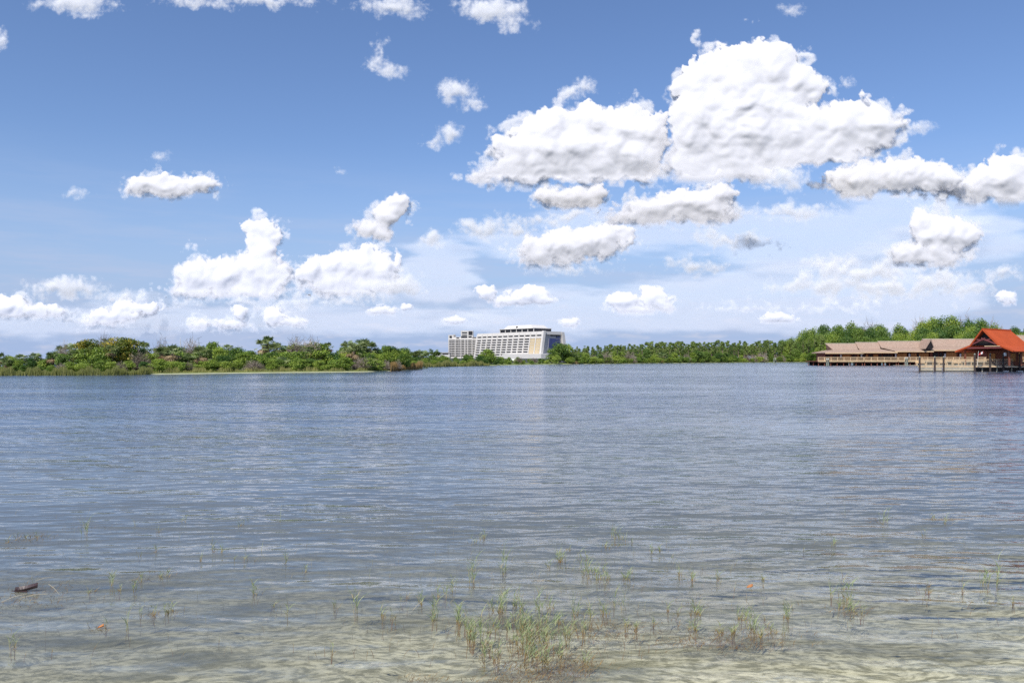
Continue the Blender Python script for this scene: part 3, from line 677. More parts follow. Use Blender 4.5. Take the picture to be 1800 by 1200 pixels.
# pines right of the hotel
PT = [(1000, 610), (1020, 608), (1050, 606), (1080, 603), (1110, 605), (1140, 600), (1200, 600), (1260, 598), (1300, 599), (1340, 598), (1380, 598), (1420, 592), (1450, 585)]
for row, (d, k, st) in enumerate([(42, 1.0, 9.5), (28, .97, 9.5), (16, .9, 12)]):
    x = 1000.+row*3
    while x < 1450:
        xx = x+rnd.uniform(-3, 3); Y = float(shoreY(SH_MAIN, xx))+d+rnd.uniform(-5, 5); h = hfor(prof(PT, xx), Y)*k*rnd.uniform(.86, 1.04)
        tree('pine', xx, Y, h, rnd.uniform(.75, 1.1), 'slim '+('tall ' if row == 0 else '')+'pine in the '+['back', 'middle', 'front'][row]+' row, '+('just right of the hotel' if xx < 1080 else 'left of the far dark trees' if xx < 1130 else 'above the leftmost far dark tree' if xx < 1170 else 'between the far dark trees' if xx < 1215 else 'above the three far dark trees' if xx < 1275 else 'left of the lone mooring piles' if xx < 1340 else 'behind the lone mooring piles' if xx < 1385 else 'beside the tall forest'), 'pines right of the hotel')
        x += st*rnd.uniform(.8, 1.2)
x = 1004.
while x < 1450:
    Y = float(shoreY(SH_MAIN, x))+60+rnd.uniform(-4, 4)
    tree('forest', x, Y, hfor(prof(PT, x)+6, Y)*rnd.uniform(.86, 1.), 1.25, 'full green tree filling the gaps behind the far pines', 'trees behind the far pines'); x += rnd.uniform(12, 18)
x = 1004.
while x < 1440:
    Y = float(shoreY(SH_MAIN, x))+9+rnd.uniform(-2, 3); kd = rnd.choice(['dead', 'palm', 'broadleaf', 'dead'] if x < 1170 else ['broadleaf', 'dark', 'dead', 'broadleaf'])
    h = hfor(rnd.uniform(616, 624), Y); tree(kd, x, Y, h, {'palm': 1.5, 'dead': 1.2}.get(kd, 1.0), ADJ[kd].replace(' with brown hanging fronds', '')+' below the pines on the far shore', 'undergrowth below the pines', sink=.1*h)
    x += rnd.uniform(9, 15)
x = 1002.
while x < 1440:
    Y = float(shoreY(SH_MAIN, x))+3+rnd.uniform(0, 3); h = hfor(rnd.uniform(624, 630), Y)
    tree(rnd.choice(['lime', 'lime', 'broadleaf']), x, Y, h, 1.7, 'low bright green bush at the far waterline '+('just right of the hotel' if x < 1080 else 'left of the far dark trees' if x < 1130 else 'below the leftmost far dark tree' if x < 1170 else 'between the far dark trees' if x < 1215 else 'below the three far dark trees' if x < 1275 else 'left of the lone mooring piles' if x < 1340 else 'right of the lone mooring piles'), 'bushes at the far waterline', sink=.1*h)
    x += rnd.uniform(10, 15)
for x, yt, w in ((1138, 614, .8), (1225, 614, 1.2), (1240, 618, 1.2), (1262, 619, 1.)):
    mtree('dark', x, yt, 7, w, 'dark green round tree in front of the far pines', 'dark trees in front of the far pines')
# forest behind the bungalows
FT = [(1370, 600), (1400, 586), (1420, 577), (1445, 570), (1480, 567), (1510, 569), (1545, 567), (1560, 570), (1590, 574), (1610, 562), (1650, 558), (1690, 557), (1730, 561), (1755, 574), (1775, 574), (1830, 570), (1900, 572)]
for row, (d, k, st, w_) in enumerate([(60, 1.0, 20, .86), (44, .87, 20, .88), (30, .71, 20, .92), (17, .53, 20, 1.1), (7, .34, 19, 1.4)]):
    x = 1376.+row*5-(10 if row > 2 else 0)
    while x < 1850:
        xx = x+rnd.uniform(-6, 6); Y = float(shoreY(SH_MAIN, xx))+d+rnd.uniform(-4, 4); h = hfor(prof(FT, xx)-3, Y)*k*rnd.uniform(.92, 1.05)
        tree('forest', xx, Y, h, w_*rnd.uniform(.75, 1.0)*(13./max(h, 8))**.35, ['topmost skyline', 'upper', 'mid-height', 'lower', 'lowest'][row]+' green forest tree '+('left of all bungalows' if xx < 1445 else 'above the leftmost bungalow' if xx < 1512 else 'above the second bungalow' if xx < 1560 else 'above the third bungalow' if xx < 1634 else 'above the fourth bungalow' if xx < 1725 else 'behind the red pavilion roof'), 'forest trees behind the bungalows', sink=.12*h if row > 2 else 0)
        x += st*rnd.uniform(.8, 1.2)
for x, yt in ((1617, 562), (1700, 560), (1742, 566), (1752, 572), (1527, 568)):
    mtree('dead', x, yt, 62, .5, 'bare thin crown showing against the sky in the forest skyline', 'bare crowns in the forest skyline')

# ------------------------------------------------------------------ hotel
C0 = Vector((39.3, 1000, 0)); AX = Vector((-86, 105, 0)).normalized(); BX = Vector((105, 86, 0)).normalized()
LEN, WT, HT, SL = 136.0, 32.6, 37.4, 6.4      # length, top width, roof height, how far the foot stands out
ZB = 1.5
hotel = thing('hotel', C0+AX*68, 'large white terraced hotel with sloping sides, rows of balconies and a boxy rooftop storey', 'hotel')
hotel.location = C0
def hp(a, b, z):                              # along the length, across (0 = front edge at the roof), height; relative to C0
    o = (1-z/HT)*SL
    b2 = -o if b <= 0 else (WT+o if b >= 1 else -o+b*(WT+2*o)); return AX*a+BX*b2+Vector((0, 0, z))
def hpo(a, off, z): return hp(a, 0, z)-BX*off  # proud of the front slope by off metres
MB().hexa([hp(0, 0, ZB)+BX*.0, hp(0, 1, ZB), hp(LEN, 1, ZB), hp(LEN, 0, ZB)], [hp(0, 0, HT), hp(0, 1, HT), hp(LEN, 1, HT), hp(LEN, 0, HT)]).build('wall', M_CONC2, hotel)
NB, NFl = 12, 9
bw = LEN/NB; zt = HT-1.2; fh = 3.25
# floors: slab edges with parapets, dark window strips between fins
rows = [HT-2.2-3.9]+[HT-2.2-3.9-1.2-fh*(i+1) for i in range(9)]
wz = 1.95
wmesh = None
for i in range(NB):
    for j, z in enumerate(rows):
        a0, a1 = i*bw+.9, (i+1)*bw-.9
        if i < 2 and 1 <= j <= 7: continue
        if i < 4 and j >= 9: continue
        b = MB().hexa([hpo(a0, .1, z), hpo(a1, .1, z), hpo(a1, -.9, z), hpo(a0, -.9, z)][::-1], [hpo(a0, .1, z+wz), hpo(a1, .1, z+wz), hpo(a1, -.9, z+wz), hpo(a0, -.9, z+wz)][::-1])
        if j == 0 and i == 0: pass
        b.build('window', M_WIN, hotel)
zs = sorted(rows+[ZB-1])
edges = []
lowz = 5.0
for j in range(len(rows)+1):
    ztop = rows[j-1] if j > 0 else HT
    zbot = rows[j]+wz if j < len(rows) else lowz-3.4
    if zbot >= ztop: continue
    MB().hexa([hpo(0, .9, zbot), hpo(0, -.5, zbot), hpo(LEN, -.5, zbot), hpo(LEN, .9, zbot)], [hpo(0, .9, ztop), hpo(0, -.5, ztop), hpo(LEN, -.5, ztop), hpo(LEN, .9, ztop)]).build('balcony_parapet', M_SLAB, hotel)
for i in range(NB+1):
    a = i*bw; w = .8
    MB().hexa([hpo(a-w, 1.5, 3), hpo(a-w, -.4, 3), hpo(a+w, -.4, 3), hpo(a+w, 1.5, 3)], [hpo(a-w, 1.5, HT-.4), hpo(a-w, -.4, HT-.4), hpo(a+w, -.4, HT-.4), hpo(a+w, 1.5, HT-.4)]).build('fin', M_SLAB, hotel)
for i in range(2):
    z0, z1 = rows[7], rows[1]+wz-.5
    a0, a1 = i*bw+1.4, (i+1)*bw-1.4
    scr = MB().hexa([hpo(a0, 1.25, z0), hpo(a0, .8, z0), hpo(a1, .8, z0), hpo(a1, 1.25, z0)], [hpo(a0, 1.25, z1), hpo(a0, .8, z1), hpo(a1, .8, z1), hpo(a1, 1.25, z1)]).build('ochre_screen', M_OCHRE, hotel)
    g = MB()
    for k in range(1, 6):
        z = z0+(z1-z0)*k/6; g.bar(hpo(a0, 1.3, z), hpo(a1, 1.3, z), .25)
    for k in range(1, 4):
        a = a0+(a1-a0)*k/4; g.bar(hpo(a, 1.3, z0), hpo(a, 1.3, z1), .2)
    g.build('screen_grid', M_SLAB, scr)
# end fins and end wall (facing right)
def ep(b, z, out): return hp(0, 0, z)*0+AX*(-out)+BX*b+Vector((0, 0, z))
def bl(z): return -(1-z/HT)*SL
MB().hexa([ep(bl(3)-2.2, 3, 3.2), ep(bl(3)+1.6, 3, 3.2), ep(bl(3)+1.6, 3, .1), ep(bl(3)-2.2, 3, .1)], [ep(-2.0, HT+.6, 3.2), ep(1.8, HT+.6, 3.2), ep(1.8, HT+.6, .1), ep(-2.0, HT+.6, .1)]).build('end_fin', M_SLAB, hotel)
MB().hexa([ep(WT-bl(3)-3.6, 3, 3.0), ep(WT-bl(3)+1.0, 3, 3.0), ep(WT-bl(3)+1., 3, .1), ep(WT-bl(3)-3.6, 3, .1)], [ep(WT-3.6, HT-.5, 3.0), ep(WT+.8, HT-.5, 3.0), ep(WT+.8, HT-.5, .1), ep(WT-3.6, HT-.5, .1)]).build('end_fin', M_CONC, hotel)
MB().hexa([ep(3, HT-4, 1.8), ep(WT-4, HT-4, 1.8), ep(WT-4, HT-4, .1), ep(3, HT-4, .1)], [ep(3, HT-.2, 1.8), ep(WT-4, HT-.2, 1.8), ep(WT-4, HT-.2, .1), ep(3, HT-.2, .1)]).build('end_cornice', M_CONC, hotel)
MB().hexa([ep(7, 5, .6), ep(WT-12, 5, .6), ep(WT-12, 5, .1), ep(7, 5, .1)], [ep(10, HT-9, .6), ep(WT-11, HT-9, .6), ep(WT-11, HT-9, .1), ep(10, HT-9, .1)]).build('end_glass', M_BLUE, hotel)
for k in range(7):
    z = HT-8.-k*3.3
    MB().hexa([ep(WT-11, z, .7), ep(WT-4.4, z, .7), ep(WT-4.4, z, .1), ep(WT-11, z, .1)], [ep(WT-11, z+1.7, .7), ep(WT-4.4, z+1.7, .7), ep(WT-4.4, z+1.7, .1), ep(WT-11, z+1.7, .1)]).build('window', M_BLUE, hotel)
MB().hexa([ep(12, HT-5.8, .7), ep(WT-4.4, HT-5.8, .7), ep(WT-4.4, HT-5.8, .1), ep(12, HT-5.8, .1)], [ep(12, HT-4.3, .7), ep(WT-4.4, HT-4.3, .7), ep(WT-4.4, HT-4.3, .1), ep(12, HT-4.3, .1)]).build('window', M_WIN, hotel)
# rooftop storey
def rp(a, b, z): return AX*a+BX*b+Vector((0, 0, z))
PA0, PA1 = 19, 88
MB().hexa([rp(PA0, 1, HT), rp(PA0, WT-2, HT), rp(PA1, WT-2, HT), rp(PA1, 1, HT)], [rp(PA0, 1, HT+4.2), rp(PA0, WT-2, HT+4.2), rp(PA1, WT-2, HT+4.2), rp(PA1, 1, HT+4.2)]).build('rooftop_storey', M_WIN, hotel)
MB().hexa([rp(PA0-.6, -.6, HT+4.2), rp(PA0-.6, WT-1, HT+4.2), rp(PA1+.6, WT-1, HT+4.2), rp(PA1+.6, -.6, HT+4.2)], [rp(PA0-.6, -.6, HT+5.), rp(PA0-.6, WT-1, HT+5.), rp(PA1+.6, WT-1, HT+5.), rp(PA1+.6, -.6, HT+5.)]).build('rooftop_slab', M_SLAB, hotel)
MB().hexa([rp(PA0+4, 2, HT+5), rp(PA0+4, WT-4, HT+5), rp(PA1-6, WT-4, HT+5), rp(PA1-6, 2, HT+5)], [rp(PA0+10, 5, HT+9.2), rp(PA0+10, WT-6, HT+9.2), rp(PA1-11, WT-6, HT+9.2), rp(PA1-11, 5, HT+9.2)]).build('upper_parapet', M_SLAB, hotel)
for k in range(7):
    a = PA0+(PA1-PA0)*k/6
    MB().hexa([rp(a-.5, .3, HT-.3), rp(a+.5, .3, HT-.3), rp(a+.5, .95, HT-.3), rp(a-.5, .95, HT-.3)], [rp(a-.5, .3, HT+4.2), rp(a+.5, .3, HT+4.2), rp(a+.5, .95, HT+4.2), rp(a-.5, .95, HT+4.2)]).build('mullion', M_SLAB, hotel)
MB().hexa([rp(54, 3.2, HT+6.2), rp(57, 3.2, HT+6.2), rp(57, 2.2, HT+6.2), rp(54, 2.2, HT+6.2)], [rp(54, 4.6, HT+7.8), rp(57, 4.6, HT+7.8), rp(57, 2.9, HT+7.8), rp(54, 2.9, HT+7.8)]).build('vent', M_DARK, hotel)
# podium in front
MB().hexa([rp(-14, -16, 0), rp(-14, 4, 0), rp(70, 4, 0), rp(70, -16, 0)], [rp(-14, -16, 8.8), rp(-14, 4, 9.6), rp(62, 4, 9.6), rp(62, -16, 8.8)]).build('podium', M_CONC, hotel)
# left tower block
TW = at(788, 640, 1150); px = 1150/F
tower = thing('tower_block', (TW.x, 1150, 0), 'narrower white tower block with stepped roof left of the sloping hotel', 'building')
def T(x, y): return ((x-788)*px, H+(HOR-y)*px)
def tbox(x0, x1, y0, y1, ya, yb, name, m):
    a = T(x0, y1); b = T(x1, y0); return MB().box((a[0], ya, a[1]), (b[0], yb, b[1])).build(name, m, tower)
tbox(788, 838, 596, 638, 0, 22, 'wall', M_CONC); tbox(788, 800, 588.5, 596, 1, 16, 'roof_room', M_SLAB); tbox(797, 800, 587.5, 590, -.3, 4, 'roof_cap', M_CONC2)
tbox(810, 831.5, 581, 596, .6, 18, 'roof_room', M_SLAB); tbox(800, 838, 592, 596.2, .9, 20, 'roof_room', M_SLAB)
tbox(790, 794, 590, 594, .6, 2, 'window', M_WIN); tbox(823.5, 830.5, 582, 588.5, .2, 2, 'window', M_WIN); tbox(812, 821, 583.5, 585.5, .2, 2, 'window', M_WIN); tbox(812, 821, 588, 589.3, .2, 2, 'window', M_WIN)
tbox(823.5, 829, 590.5, 593, .2, 2, 'window', M_WIN); tbox(810.5, 821, 590.5, 593.5, .2, 2, 'window', M_WIN); tbox(802, 807, 592.8, 594.6, .5, 2, 'window', M_WIN); tbox(830, 837, 592.5, 594, .5, 2, 'window', M_WIN)
colx = [(790.3, 793.4), (793.9, 799.2), (801, 806.2), (807.2, 809.3), (811, 816), (818.7, 821.3), (823.2, 828.8), (831, 834.8)]
for j in range(10):
    y = 597.2+j*3.02
    tbox(788, 838, y-1.05, y, -1.0, -.02, 'balcony_parapet', M_SLAB)
    for (x0, x1) in colx: tbox(x0, x1, y+.1, y+1.75, -.12, .5, 'window', M_WIN)
for xx in (788, 799.8, 809.9, 816.8, 821.9, 829.4, 837): tbox(xx, xx+1.0, 597, 636, -1.3, -.05, 'fin', M_SLAB)
tb = MB(); a = T(838, 638); b = T(842.5, 587)
tb.hexa([(a[0]-2.5, -8, 0), (a[0]+.5, -8, 0), (a[0]+.5, 14, 0), (a[0]-2.5, 14, 0)], [(b[0]-2., -8, b[1]), (b[0]+1., -8, b[1]), (b[0]+1., 14, b[1]), (b[0]-2., 14, b[1])]); tb.build('stair_tower', M_SLAB, tower)
lw = at(758, 640, 1120)
lowb = thing('low_building', (lw.x, 1120, 0), 'low white flat roofed building left of the tower block, just above the trees', 'building')
MB().box((0, 0, 0), (26, 18, 11)).build('wall', M_CONC, lowb); MB().box((-1, -1, 11), (27, 19, 12)).build('roof', M_CONC2, lowb); MB().box((16, -.3, 9), (24, -.02, 10.6)).build('window', M_WIN, lowb)
# boat landing under the hotel
bh = at(896, 640, 352)
dockh = thing('boathouse', (bh.x, 352, 0), 'small low white roofed boathouse on the shore below the hotel', 'boathouse')
MB().hexa([(0, 0, 1.7), (4.2, 0, 1.7), (4.2, 4, 1.7), (0, 4, 1.7)], [(.8, 1, 2.6), (3.4, 1, 2.6), (3.4, 3, 2.6), (.8, 3, 2.6)]).build('roof', M_WHITE, dockh)
for (x_, y_) in ((.3, .3), (3.9, .3), (.3, 3.7), (3.9, 3.7)): MB().box((x_-.1, y_-.1, -1), (x_+.1, y_+.1, 1.7)).build('post', M_WEATH, dockh)
MB().box((-.6, -.8, .3), (4.8, 4.4, .5)).build('deck', M_WEATH, dockh); MB().box((.6, 1.2, .5), (3.5, 3.5, 1.7)).build('wall', M_WOODR, dockh)
mast = thing('radio_mast', (at(317, 600, 900).x, 900, 0), 'thin white mast standing on the skyline above the island', 'mast')
MB().tube([(0, 0, 0), (0, 0, 22), (0, 0, H+(HOR-592)/F*900)], [.5, .35, .12], 6).build('pole', M_WHITE, mast)

# ------------------------------------------------------------------ thatched bungalows on stilts
BY = 300.
def B(x, y, Y=BY): return at(x, y, Y)
def bungalow(x0, x1, ridge_y, rx0, rx1, eave_y, label, lampx, doors, gable_left, deck=None, Y=BY):
    root = thing('stilt_bungalow', (B(x0, HOR, Y).x, Y, 0), label, 'bungalow', 'thatched bungalows standing in the water'); ox = root.location.x
    pxm = Y/F
    def lx(x): return (x-900)/F*Y-ox
    def lz(y): return H+(HOR-y)*pxm
    zd, ze, zr = 1.70, lz(eave_y), lz(ridge_y); zm = ze+(zr-ze)*.33
    X0, X1 = lx(x0), lx(x1); R0, R1 = lx(rx0), lx(rx1)
    gi = 1.15 if gable_left else .15
    # skirt roof, then the steep upper roof on it
    b = MB(); th = .28
    e0, e1 = X0-.9, X1+.3
    lo = [(e0, -2.4, ze), (e1, -2.4, ze), (e1, 11, ze), (e0, 11, ze)]; hi = [(R0+gi+.3, 1.6, zm), (R1-.4, 1.6, zm), (R1-.4, 7, zm), (R0+gi+.3, 7, zm)]
    b.hexa([(x, y, z-th) for x, y, z in lo], lo); b.hexa(lo, hi); b.build('skirt_roof', M_THATCH, root)
    b = MB(); g = 1.3 if gable_left else .1
    lo = [(R0+gi, 1.35, zm-.05), (R1-.3, 1.35, zm-.05), (R1-.3, 7.2, zm-.05), (R0+gi, 7.2, zm-.05)]
    b.add(lo+[(R0-g*.4, 4.2, zr), (R1+.3, 4.2, zr)], [(0, 1, 5, 4), (2, 3, 4, 5), (3, 0, 4), (1, 2, 5), (3, 2, 1, 0)]); b.build('upper_roof', M_THATCH, root)
    MB().bar((R0-g*.5, 4.2, zr+.05), (R1+.4, 4.2, zr+.05), .35, .3).build('ridge_cap', M_WEATH, root)
    MB().box((e0, -2.5, ze-.42), (e1, -2.42, ze-.05)).build('fascia', M_RAIL, root)
    # walls: siding panels between dark openings
    MB().box((X0+.2, .5, zd), (X1-.15, 9, ze-.3)).build('wall', M_WOODR, root)
    for (a, c) in doors['panel']: MB().box((lx(a), .3, zd+.02), (lx(c), .49, ze-.75)).build('siding_panel', M_WOOD, root)
    for (a, c) in doors['dark']:
        o = MB().box((lx(a), .22, zd+.03), (lx(c), .48, ze-1.0)).build('window', M_DARK, root)
    for a in lampx:
        MB().box((lx(a)-.28, -.1, zd+1.2), (lx(a)+.28, .2, zd+2.75)).build('lantern', M_WHITE, root)
        MB().box((lx(a)-.5, .1, zd+.1), (lx(a)+.5, .28, ze-.7)).build('lantern_panel', M_DARK, root)
    # deck, rail, stilts
    dx0, dx1 = (lx(deck[0]), lx(deck[1])) if deck else (X0, X1)
    MB().box((dx0, -3.2, zd-.25), (dx1, 9.5, zd)).build('deck', M_WOODR, root)
    MB().box((dx0, -3.3, zd-.3), (dx1, -3.22, zd+.06)).build('deck_edge', M_RAIL, root)
    n = max(2, int(round((dx1-dx0)/2.4)))
    pm = MB().box((-.09, -.09, 0), (.09, .09, 1.45)).mesh('rail_post', M_RAIL)
    for i in range(n+1): link('rail_post', pm, root, (dx0+.1+(dx1-dx0-.2)*i/n, -3.1, zd))
    for zz, nm in ((1.4, 'handrail'), (.25, 'lower_rail')): MB().box((dx0, -3.18, zd+zz-.07), (dx1, -3.02, zd+zz+.07)).build(nm, M_RAIL, root)
    pk = MB(); k = dx0+.3
    while k < dx1: pk.box((k-.035, -3.13, zd+.3), (k+.035, -3.07, zd+1.34)); k += .30
    tag(pk.build('balusters', M_RAIL, root), kind='stuff')
    sm = MB().tube([(0, 0, -2.5), (0, 0, zd-.25)], [.17, .16], 8).mesh('stilt', M_WOODR)
    for i in range(n+1):
        for yy in (-2.6, 2.5, 7.5): link('stilt', sm, root, (dx0+.4+(dx1-dx0-.8)*i/n+rnd.uniform(-.15, .15), yy, 0))
    MB().box((dx0+.2, -2.7, zd-.8), (dx1-.2, -2.5, zd-.62)).build('beam', M_WOODR, root)
    MB().box((dx0+1, 8, -2.5), (dx1-1, 8.2, zd-.4)).build('underdeck_shade_panel', M_DARK, root)  # near-black sheet added as the shade in the gap between the stilts
    return root
bungalow(1450, 1512, 603.5, 1461, 1512, 619.5, 'leftmost thatched bungalow on stilts with its deck jutting out over the water', [1478], dict(panel=[(1481, 1496), (1508, 1511)], dark=[(1453, 1459), (1465, 1471), (1499, 1505)]), True, (1432, 1512))
bungalow(1513, 1571, 601.5, 1512, 1552, 618.5, 'second thatched bungalow from the left with a long pale railing', [1499.5+15], dict(panel=[(1523, 1526), (1536, 1544)], dark=[(1516, 1521), (1528, 1534), (1546, 1550), (1553, 1568)]), False)
bungalow(1572, 1634, 599.5, 1552, 1632, 616.8, 'third thatched bungalow from the left with a wide orange wall panel', [1574.5, 1598.5], dict(panel=[(1577, 1595), (1602, 1612), (1616, 1633)], dark=[(1612.5, 1615.5)]), False, (1572, 1634))
bungalow(1635, 1722, 595.5, 1634, 1722, 614.8, 'fourth thatched bungalow, partly behind the dock and the red roof', [1661, 1688], dict(panel=[(1664, 1682), (1690, 1715)], dark=[(1641, 1650), (1652, 1657)]), True)
bungalow(1723, 1860, 589, 1778, 1850, 611, 'rightmost thatched bungalow showing behind the red pavilion', [1740], dict(panel=[(1752, 1780), (1790, 1810)], dark=[(1783, 1788)]), True)
gl = thing('gabled_dormer', (B(1626, HOR, BY-3).x, BY-3.2, 0), 'small dark thatched gable in the gap between the third and fourth roof', 'dormer')
zg = H+(HOR-611)*.214; za = H+(HOR-598)*.214
MB().add([(0, 0, zg-.4), (2.9, 0, zg-.4), (1.9, -.2, za)], [(0, 1, 2)]).add([(-.1, 0, zg-.4), (-.1, 6, zg-.4), (1.9, 6, za+.1), (1.9, -.3, za+.1), (.25, -.0, zg-.4), (1.95, -.3, za-.2)], [(0, 3, 2, 1), (0, 4, 5, 3)]).build('gable_wall', M_DARK, gl)
MB().hexa([(-.4, -.5, zg-.5), (-.1, -.5, zg-.5), (-.1, 6, zg-.5), (-.4, 6, zg-.5)], [(1.65, -.5, za+.2), (2.05, -.5, za+.2), (2.05, 6, za+.2), (1.65, 6, za+.2)]).build('rake', M_THATCH, gl)
MB().hexa([(2.9, -.5, zg), (3.2, -.5, zg), (3.2, 6, zg), (2.9, 6, zg)], [(1.7, -.5, za+.15), (2.1, -.5, za+.15), (2.1, 6, za+.15), (1.7, 6, za+.15)]).build('rake', M_THATCH, gl)

# mooring dolphins: clusters of piles
def dolphin(x, Y, n, h, m, label):
    root = thing('mooring_piles', ((x-900)/F*Y, Y, 0), label, 'mooring piles', 'clusters of mooring piles in the water')
    for k in range(n):
        a = 6.28*k/n+.4; r = .38*Y/300
        pl_ = MB().tube([(math.cos(a)*r*1.4, math.sin(a)*r, -2), (math.cos(a)*r, math.sin(a)*r, h+rnd.uniform(-.15, .15))], [.20*Y/300, .19*Y/300], 8).build('pile', m, root)
        MB().tube([(math.cos(a)*r, math.sin(a)*r, h+.1), (math.cos(a)*r, math.sin(a)*r, h+.32)], [.22*Y/300, .05], 8).build('pile_cap', M_PILEW if m is M_PILEG else m, pl_)
    MB().tube([(0, 0, h*.7), (0, 0, h*.7+.12)], [.62*Y/300]*2, 10).build('binding', M_PILE, root)
dolphin(1455, 290, 3, 2.35, M_PILEG, 'cluster of pale mooring piles in front of the leftmost bungalow')
dolphin(1593.5, 283, 3, 2.75, M_PILEG, 'cluster of pale mooring piles left of the dock end')
dolphin(1362, 330, 2, 2.5, M_PILEG, 'pair of pale mooring piles standing alone in open water')

# ------------------------------------------------------------------ dock and red roofed pavilion
DY = 152.; dpx = DY/F
dock = thing('dock', (at(1613, HOR, DY).x, DY, 0), 'weathered timber dock with railing and tall dark pilings running under the red roofed pavilion', 'dock'); dox = dock.location.x
def dl(x): return (x-900)/F*DY-dox
def dz_(y): return H+(HOR-y)*dpx
zdk = dz_(642.3)
DW = 9.5; XE = dl(1860)
nb = 0; y_ = 0.
plm = MB().box((0, 0, 0), (XE, .27, .09)).mesh('plank', M_WEATH)
for k in range(34): link('plank', plm, dock, (0, k*.29, zdk-.09))
for i, x in enumerate((1613, 1641, 1657, 1713)):
    pass
for (a, c) in ((1615, 1640), (1642.5, 1655), (1658, 1712)):        # timber facing boards in front of the first bays
    for j in range(4): MB().box((dl(a), -.12-.03*(j % 2), dz_(652.6)+j*.245), (dl(c), .0, dz_(652.6)+j*.245+.22)).build('facing_board', M_WEATH, dock)
    MB().box((dl(a)+.1, -.32, dz_(651.2)), (dl(c)-.1, -.13, dz_(650.2))).build('rub_rail', M_WEATH, dock)
MB().box((0, -.16, zdk-.3), (XE, -.005, zdk-.10)).build('deck_edge', M_RAIL, dock)
MB().box((dl(1714), .8, -1.), (XE, 1.1, zdk-.35)).build('underdock_shade_panel', M_PILE, dock)  # dark panel stands in for the shade beneath the open dock
for x in (1614.5, 1641, 1656.5, 1711, 1738, 1761, 1790):
    hh = dz_(628 if x < 1700 else 623)
    pl_ = MB().tube([(dl(x), -.45, -2), (dl(x), -.45, hh)], [.19, .17], 9).build('piling', M_PILE, dock)
    MB().tube([(dl(x), -.45, hh), (dl(x), -.45, hh+.22)], [.2, .04], 9).build('piling_cap', M_PILEG, pl_)
for x in np.arange(1716, 1850, 13): MB().tube([(dl(x), .5, -2), (dl(x), .5, zdk-.2)], [.14, .13], 7).build('support_post', M_WEATH if int(x) % 2 else M_PILE, dock)
pm = MB().box((-.06, -.06, 0), (.06, .06, 1.2)).mesh('rail_post', M_RAIL)
x = 1618.
while x < 1850:
    link('rail_post', pm, dock, (dl(x), .1, zdk)); x += 11.2
for zz, hh in ((1.15, .07), (.62, .04), (.15, .04)): MB().box((dl(1615), .04, zdk+zz-hh), (XE, .16, zdk+zz+hh)).build('handrail' if zz > 1 else 'rail', M_RAIL if zz > 1 else M_WEATH, dock)
pk = MB(); x = dl(1616)
while x < XE: pk.box((x-.018, .08, zdk+.15), (x+.018, .12, zdk+1.1)); x += .22
tag(pk.build('balusters', M_WEATH, dock), kind='stuff')
for k, x in enumerate((1752, 1765, 1775, 1790)): MB().box((dl(x)-.5, -.7, dz_(652.8)), (dl(x)+.5, -.2, dz_(651.4))).build('float', M_PILEW, dock) if k % 2 else None
# benches and barrels on the dock
def bench(x, label):
    r = thing('dock_bench', (dox+dl(x), DY+2.2, zdk), label, 'bench', 'benches on the dock')
    MB().box((-.9, -.25, .42), (.9, .25, .48)).build('seat', M_RAIL, r); MB().box((-.9, .24, .5), (.9, .3, .95)).build('backrest', M_RAIL, r)
    for s in (-.8, .8): MB().box((s-.05, -.22, 0), (s+.05, .22, .42)).build('leg', M_RAIL, r)
for x, l in ((1629, 'honey coloured bench behind the railing of the left dock bay'), (1668, 'honey coloured bench behind the railing left of the pavilion'), (1694, 'honey coloured bench beside the left eave of the red roof')): bench(x, l)
# pavilion
PV = Vector((89.9, 151.5, zdk)); A3 = Vector((.9, .44, 0)).normalized(); B3 = Vector((.44, -.9, 0)).normalized()
pav = thing('pavilion', PV, 'open pavilion with a steep orange red roof and crossed gable beams on the dock', 'pavilion')
def pp(a, b, z): return A3*a+B3*b+Vector((0, 0, z-zdk))
ZR, ZM, ZE = 7.95, 5.0, 3.85; WM, WE = 2.75, 5.7; L = 7.6
def slab(q, t=.14):
    n = (Vector(q[1])-Vector(q[0])).cross(Vector(q[2])-Vector(q[0])).normalized()
    if n.z < 0: n = -n
    return MB().hexa([Vector(p)-n*t for p in q], [Vector(p) for p in q])
for s, nm in ((1, 'roof_slope'), (-1, 'roof_slope')):
    slab([pp(-.5, 0, ZR+.15), pp(L+.3, 0, ZR), pp(L+1.6, s*WM, ZM), pp(0, s*WM, ZM)]).build(nm, M_RED, pav)
    slab([pp(0, s*WM, ZM), pp(L+1.6, s*WM, ZM), pp(L+5.6, s*WE, ZE), pp(-.3, s*WE, ZE)]).build('flared_eave', M_RED, pav)
    MB().bar(pp(-.55, 0, ZR+.12), pp(-.05, s*WM, ZM), .25, .3).build('rake_board', M_RED, pav)
    MB().bar(pp(-.05, s*WM, ZM), pp(-.35, s*WE, ZE), .25, .28).build('rake_board', M_RED, pav)
    MB().bar(pp(-.45, -s*.35, 6.35), pp(-.15, s*2.3, 5.25), .16, .24).build('crossed_beam', M_PURPLE, pav)
    MB().bar(pp(-.30, -s*1.35, 6.15), pp(-.25, s*.9, 5.85), .15, .2).build('crossed_beam', M_PURPLE, pav)
slab([pp(L+.3, 0, ZR), pp(L+.3, .01, ZR), pp(L+1.6, WM, ZM), pp(L+1.6, -WM, ZM)]).build('back_hip', M_RED, pav)
slab([pp(L+1.6, WM, ZM), pp(L+1.6, -WM, ZM), pp(L+5.6, -WE, ZE), pp(L+5.6, WE, ZE)]).build('back_eave', M_RED, pav)
MB().bar(pp(-.7, 0, ZR+.22), pp(L+.4, 0, ZR+.08), .22, .22).build('ridge_beam', M_RED, pav)
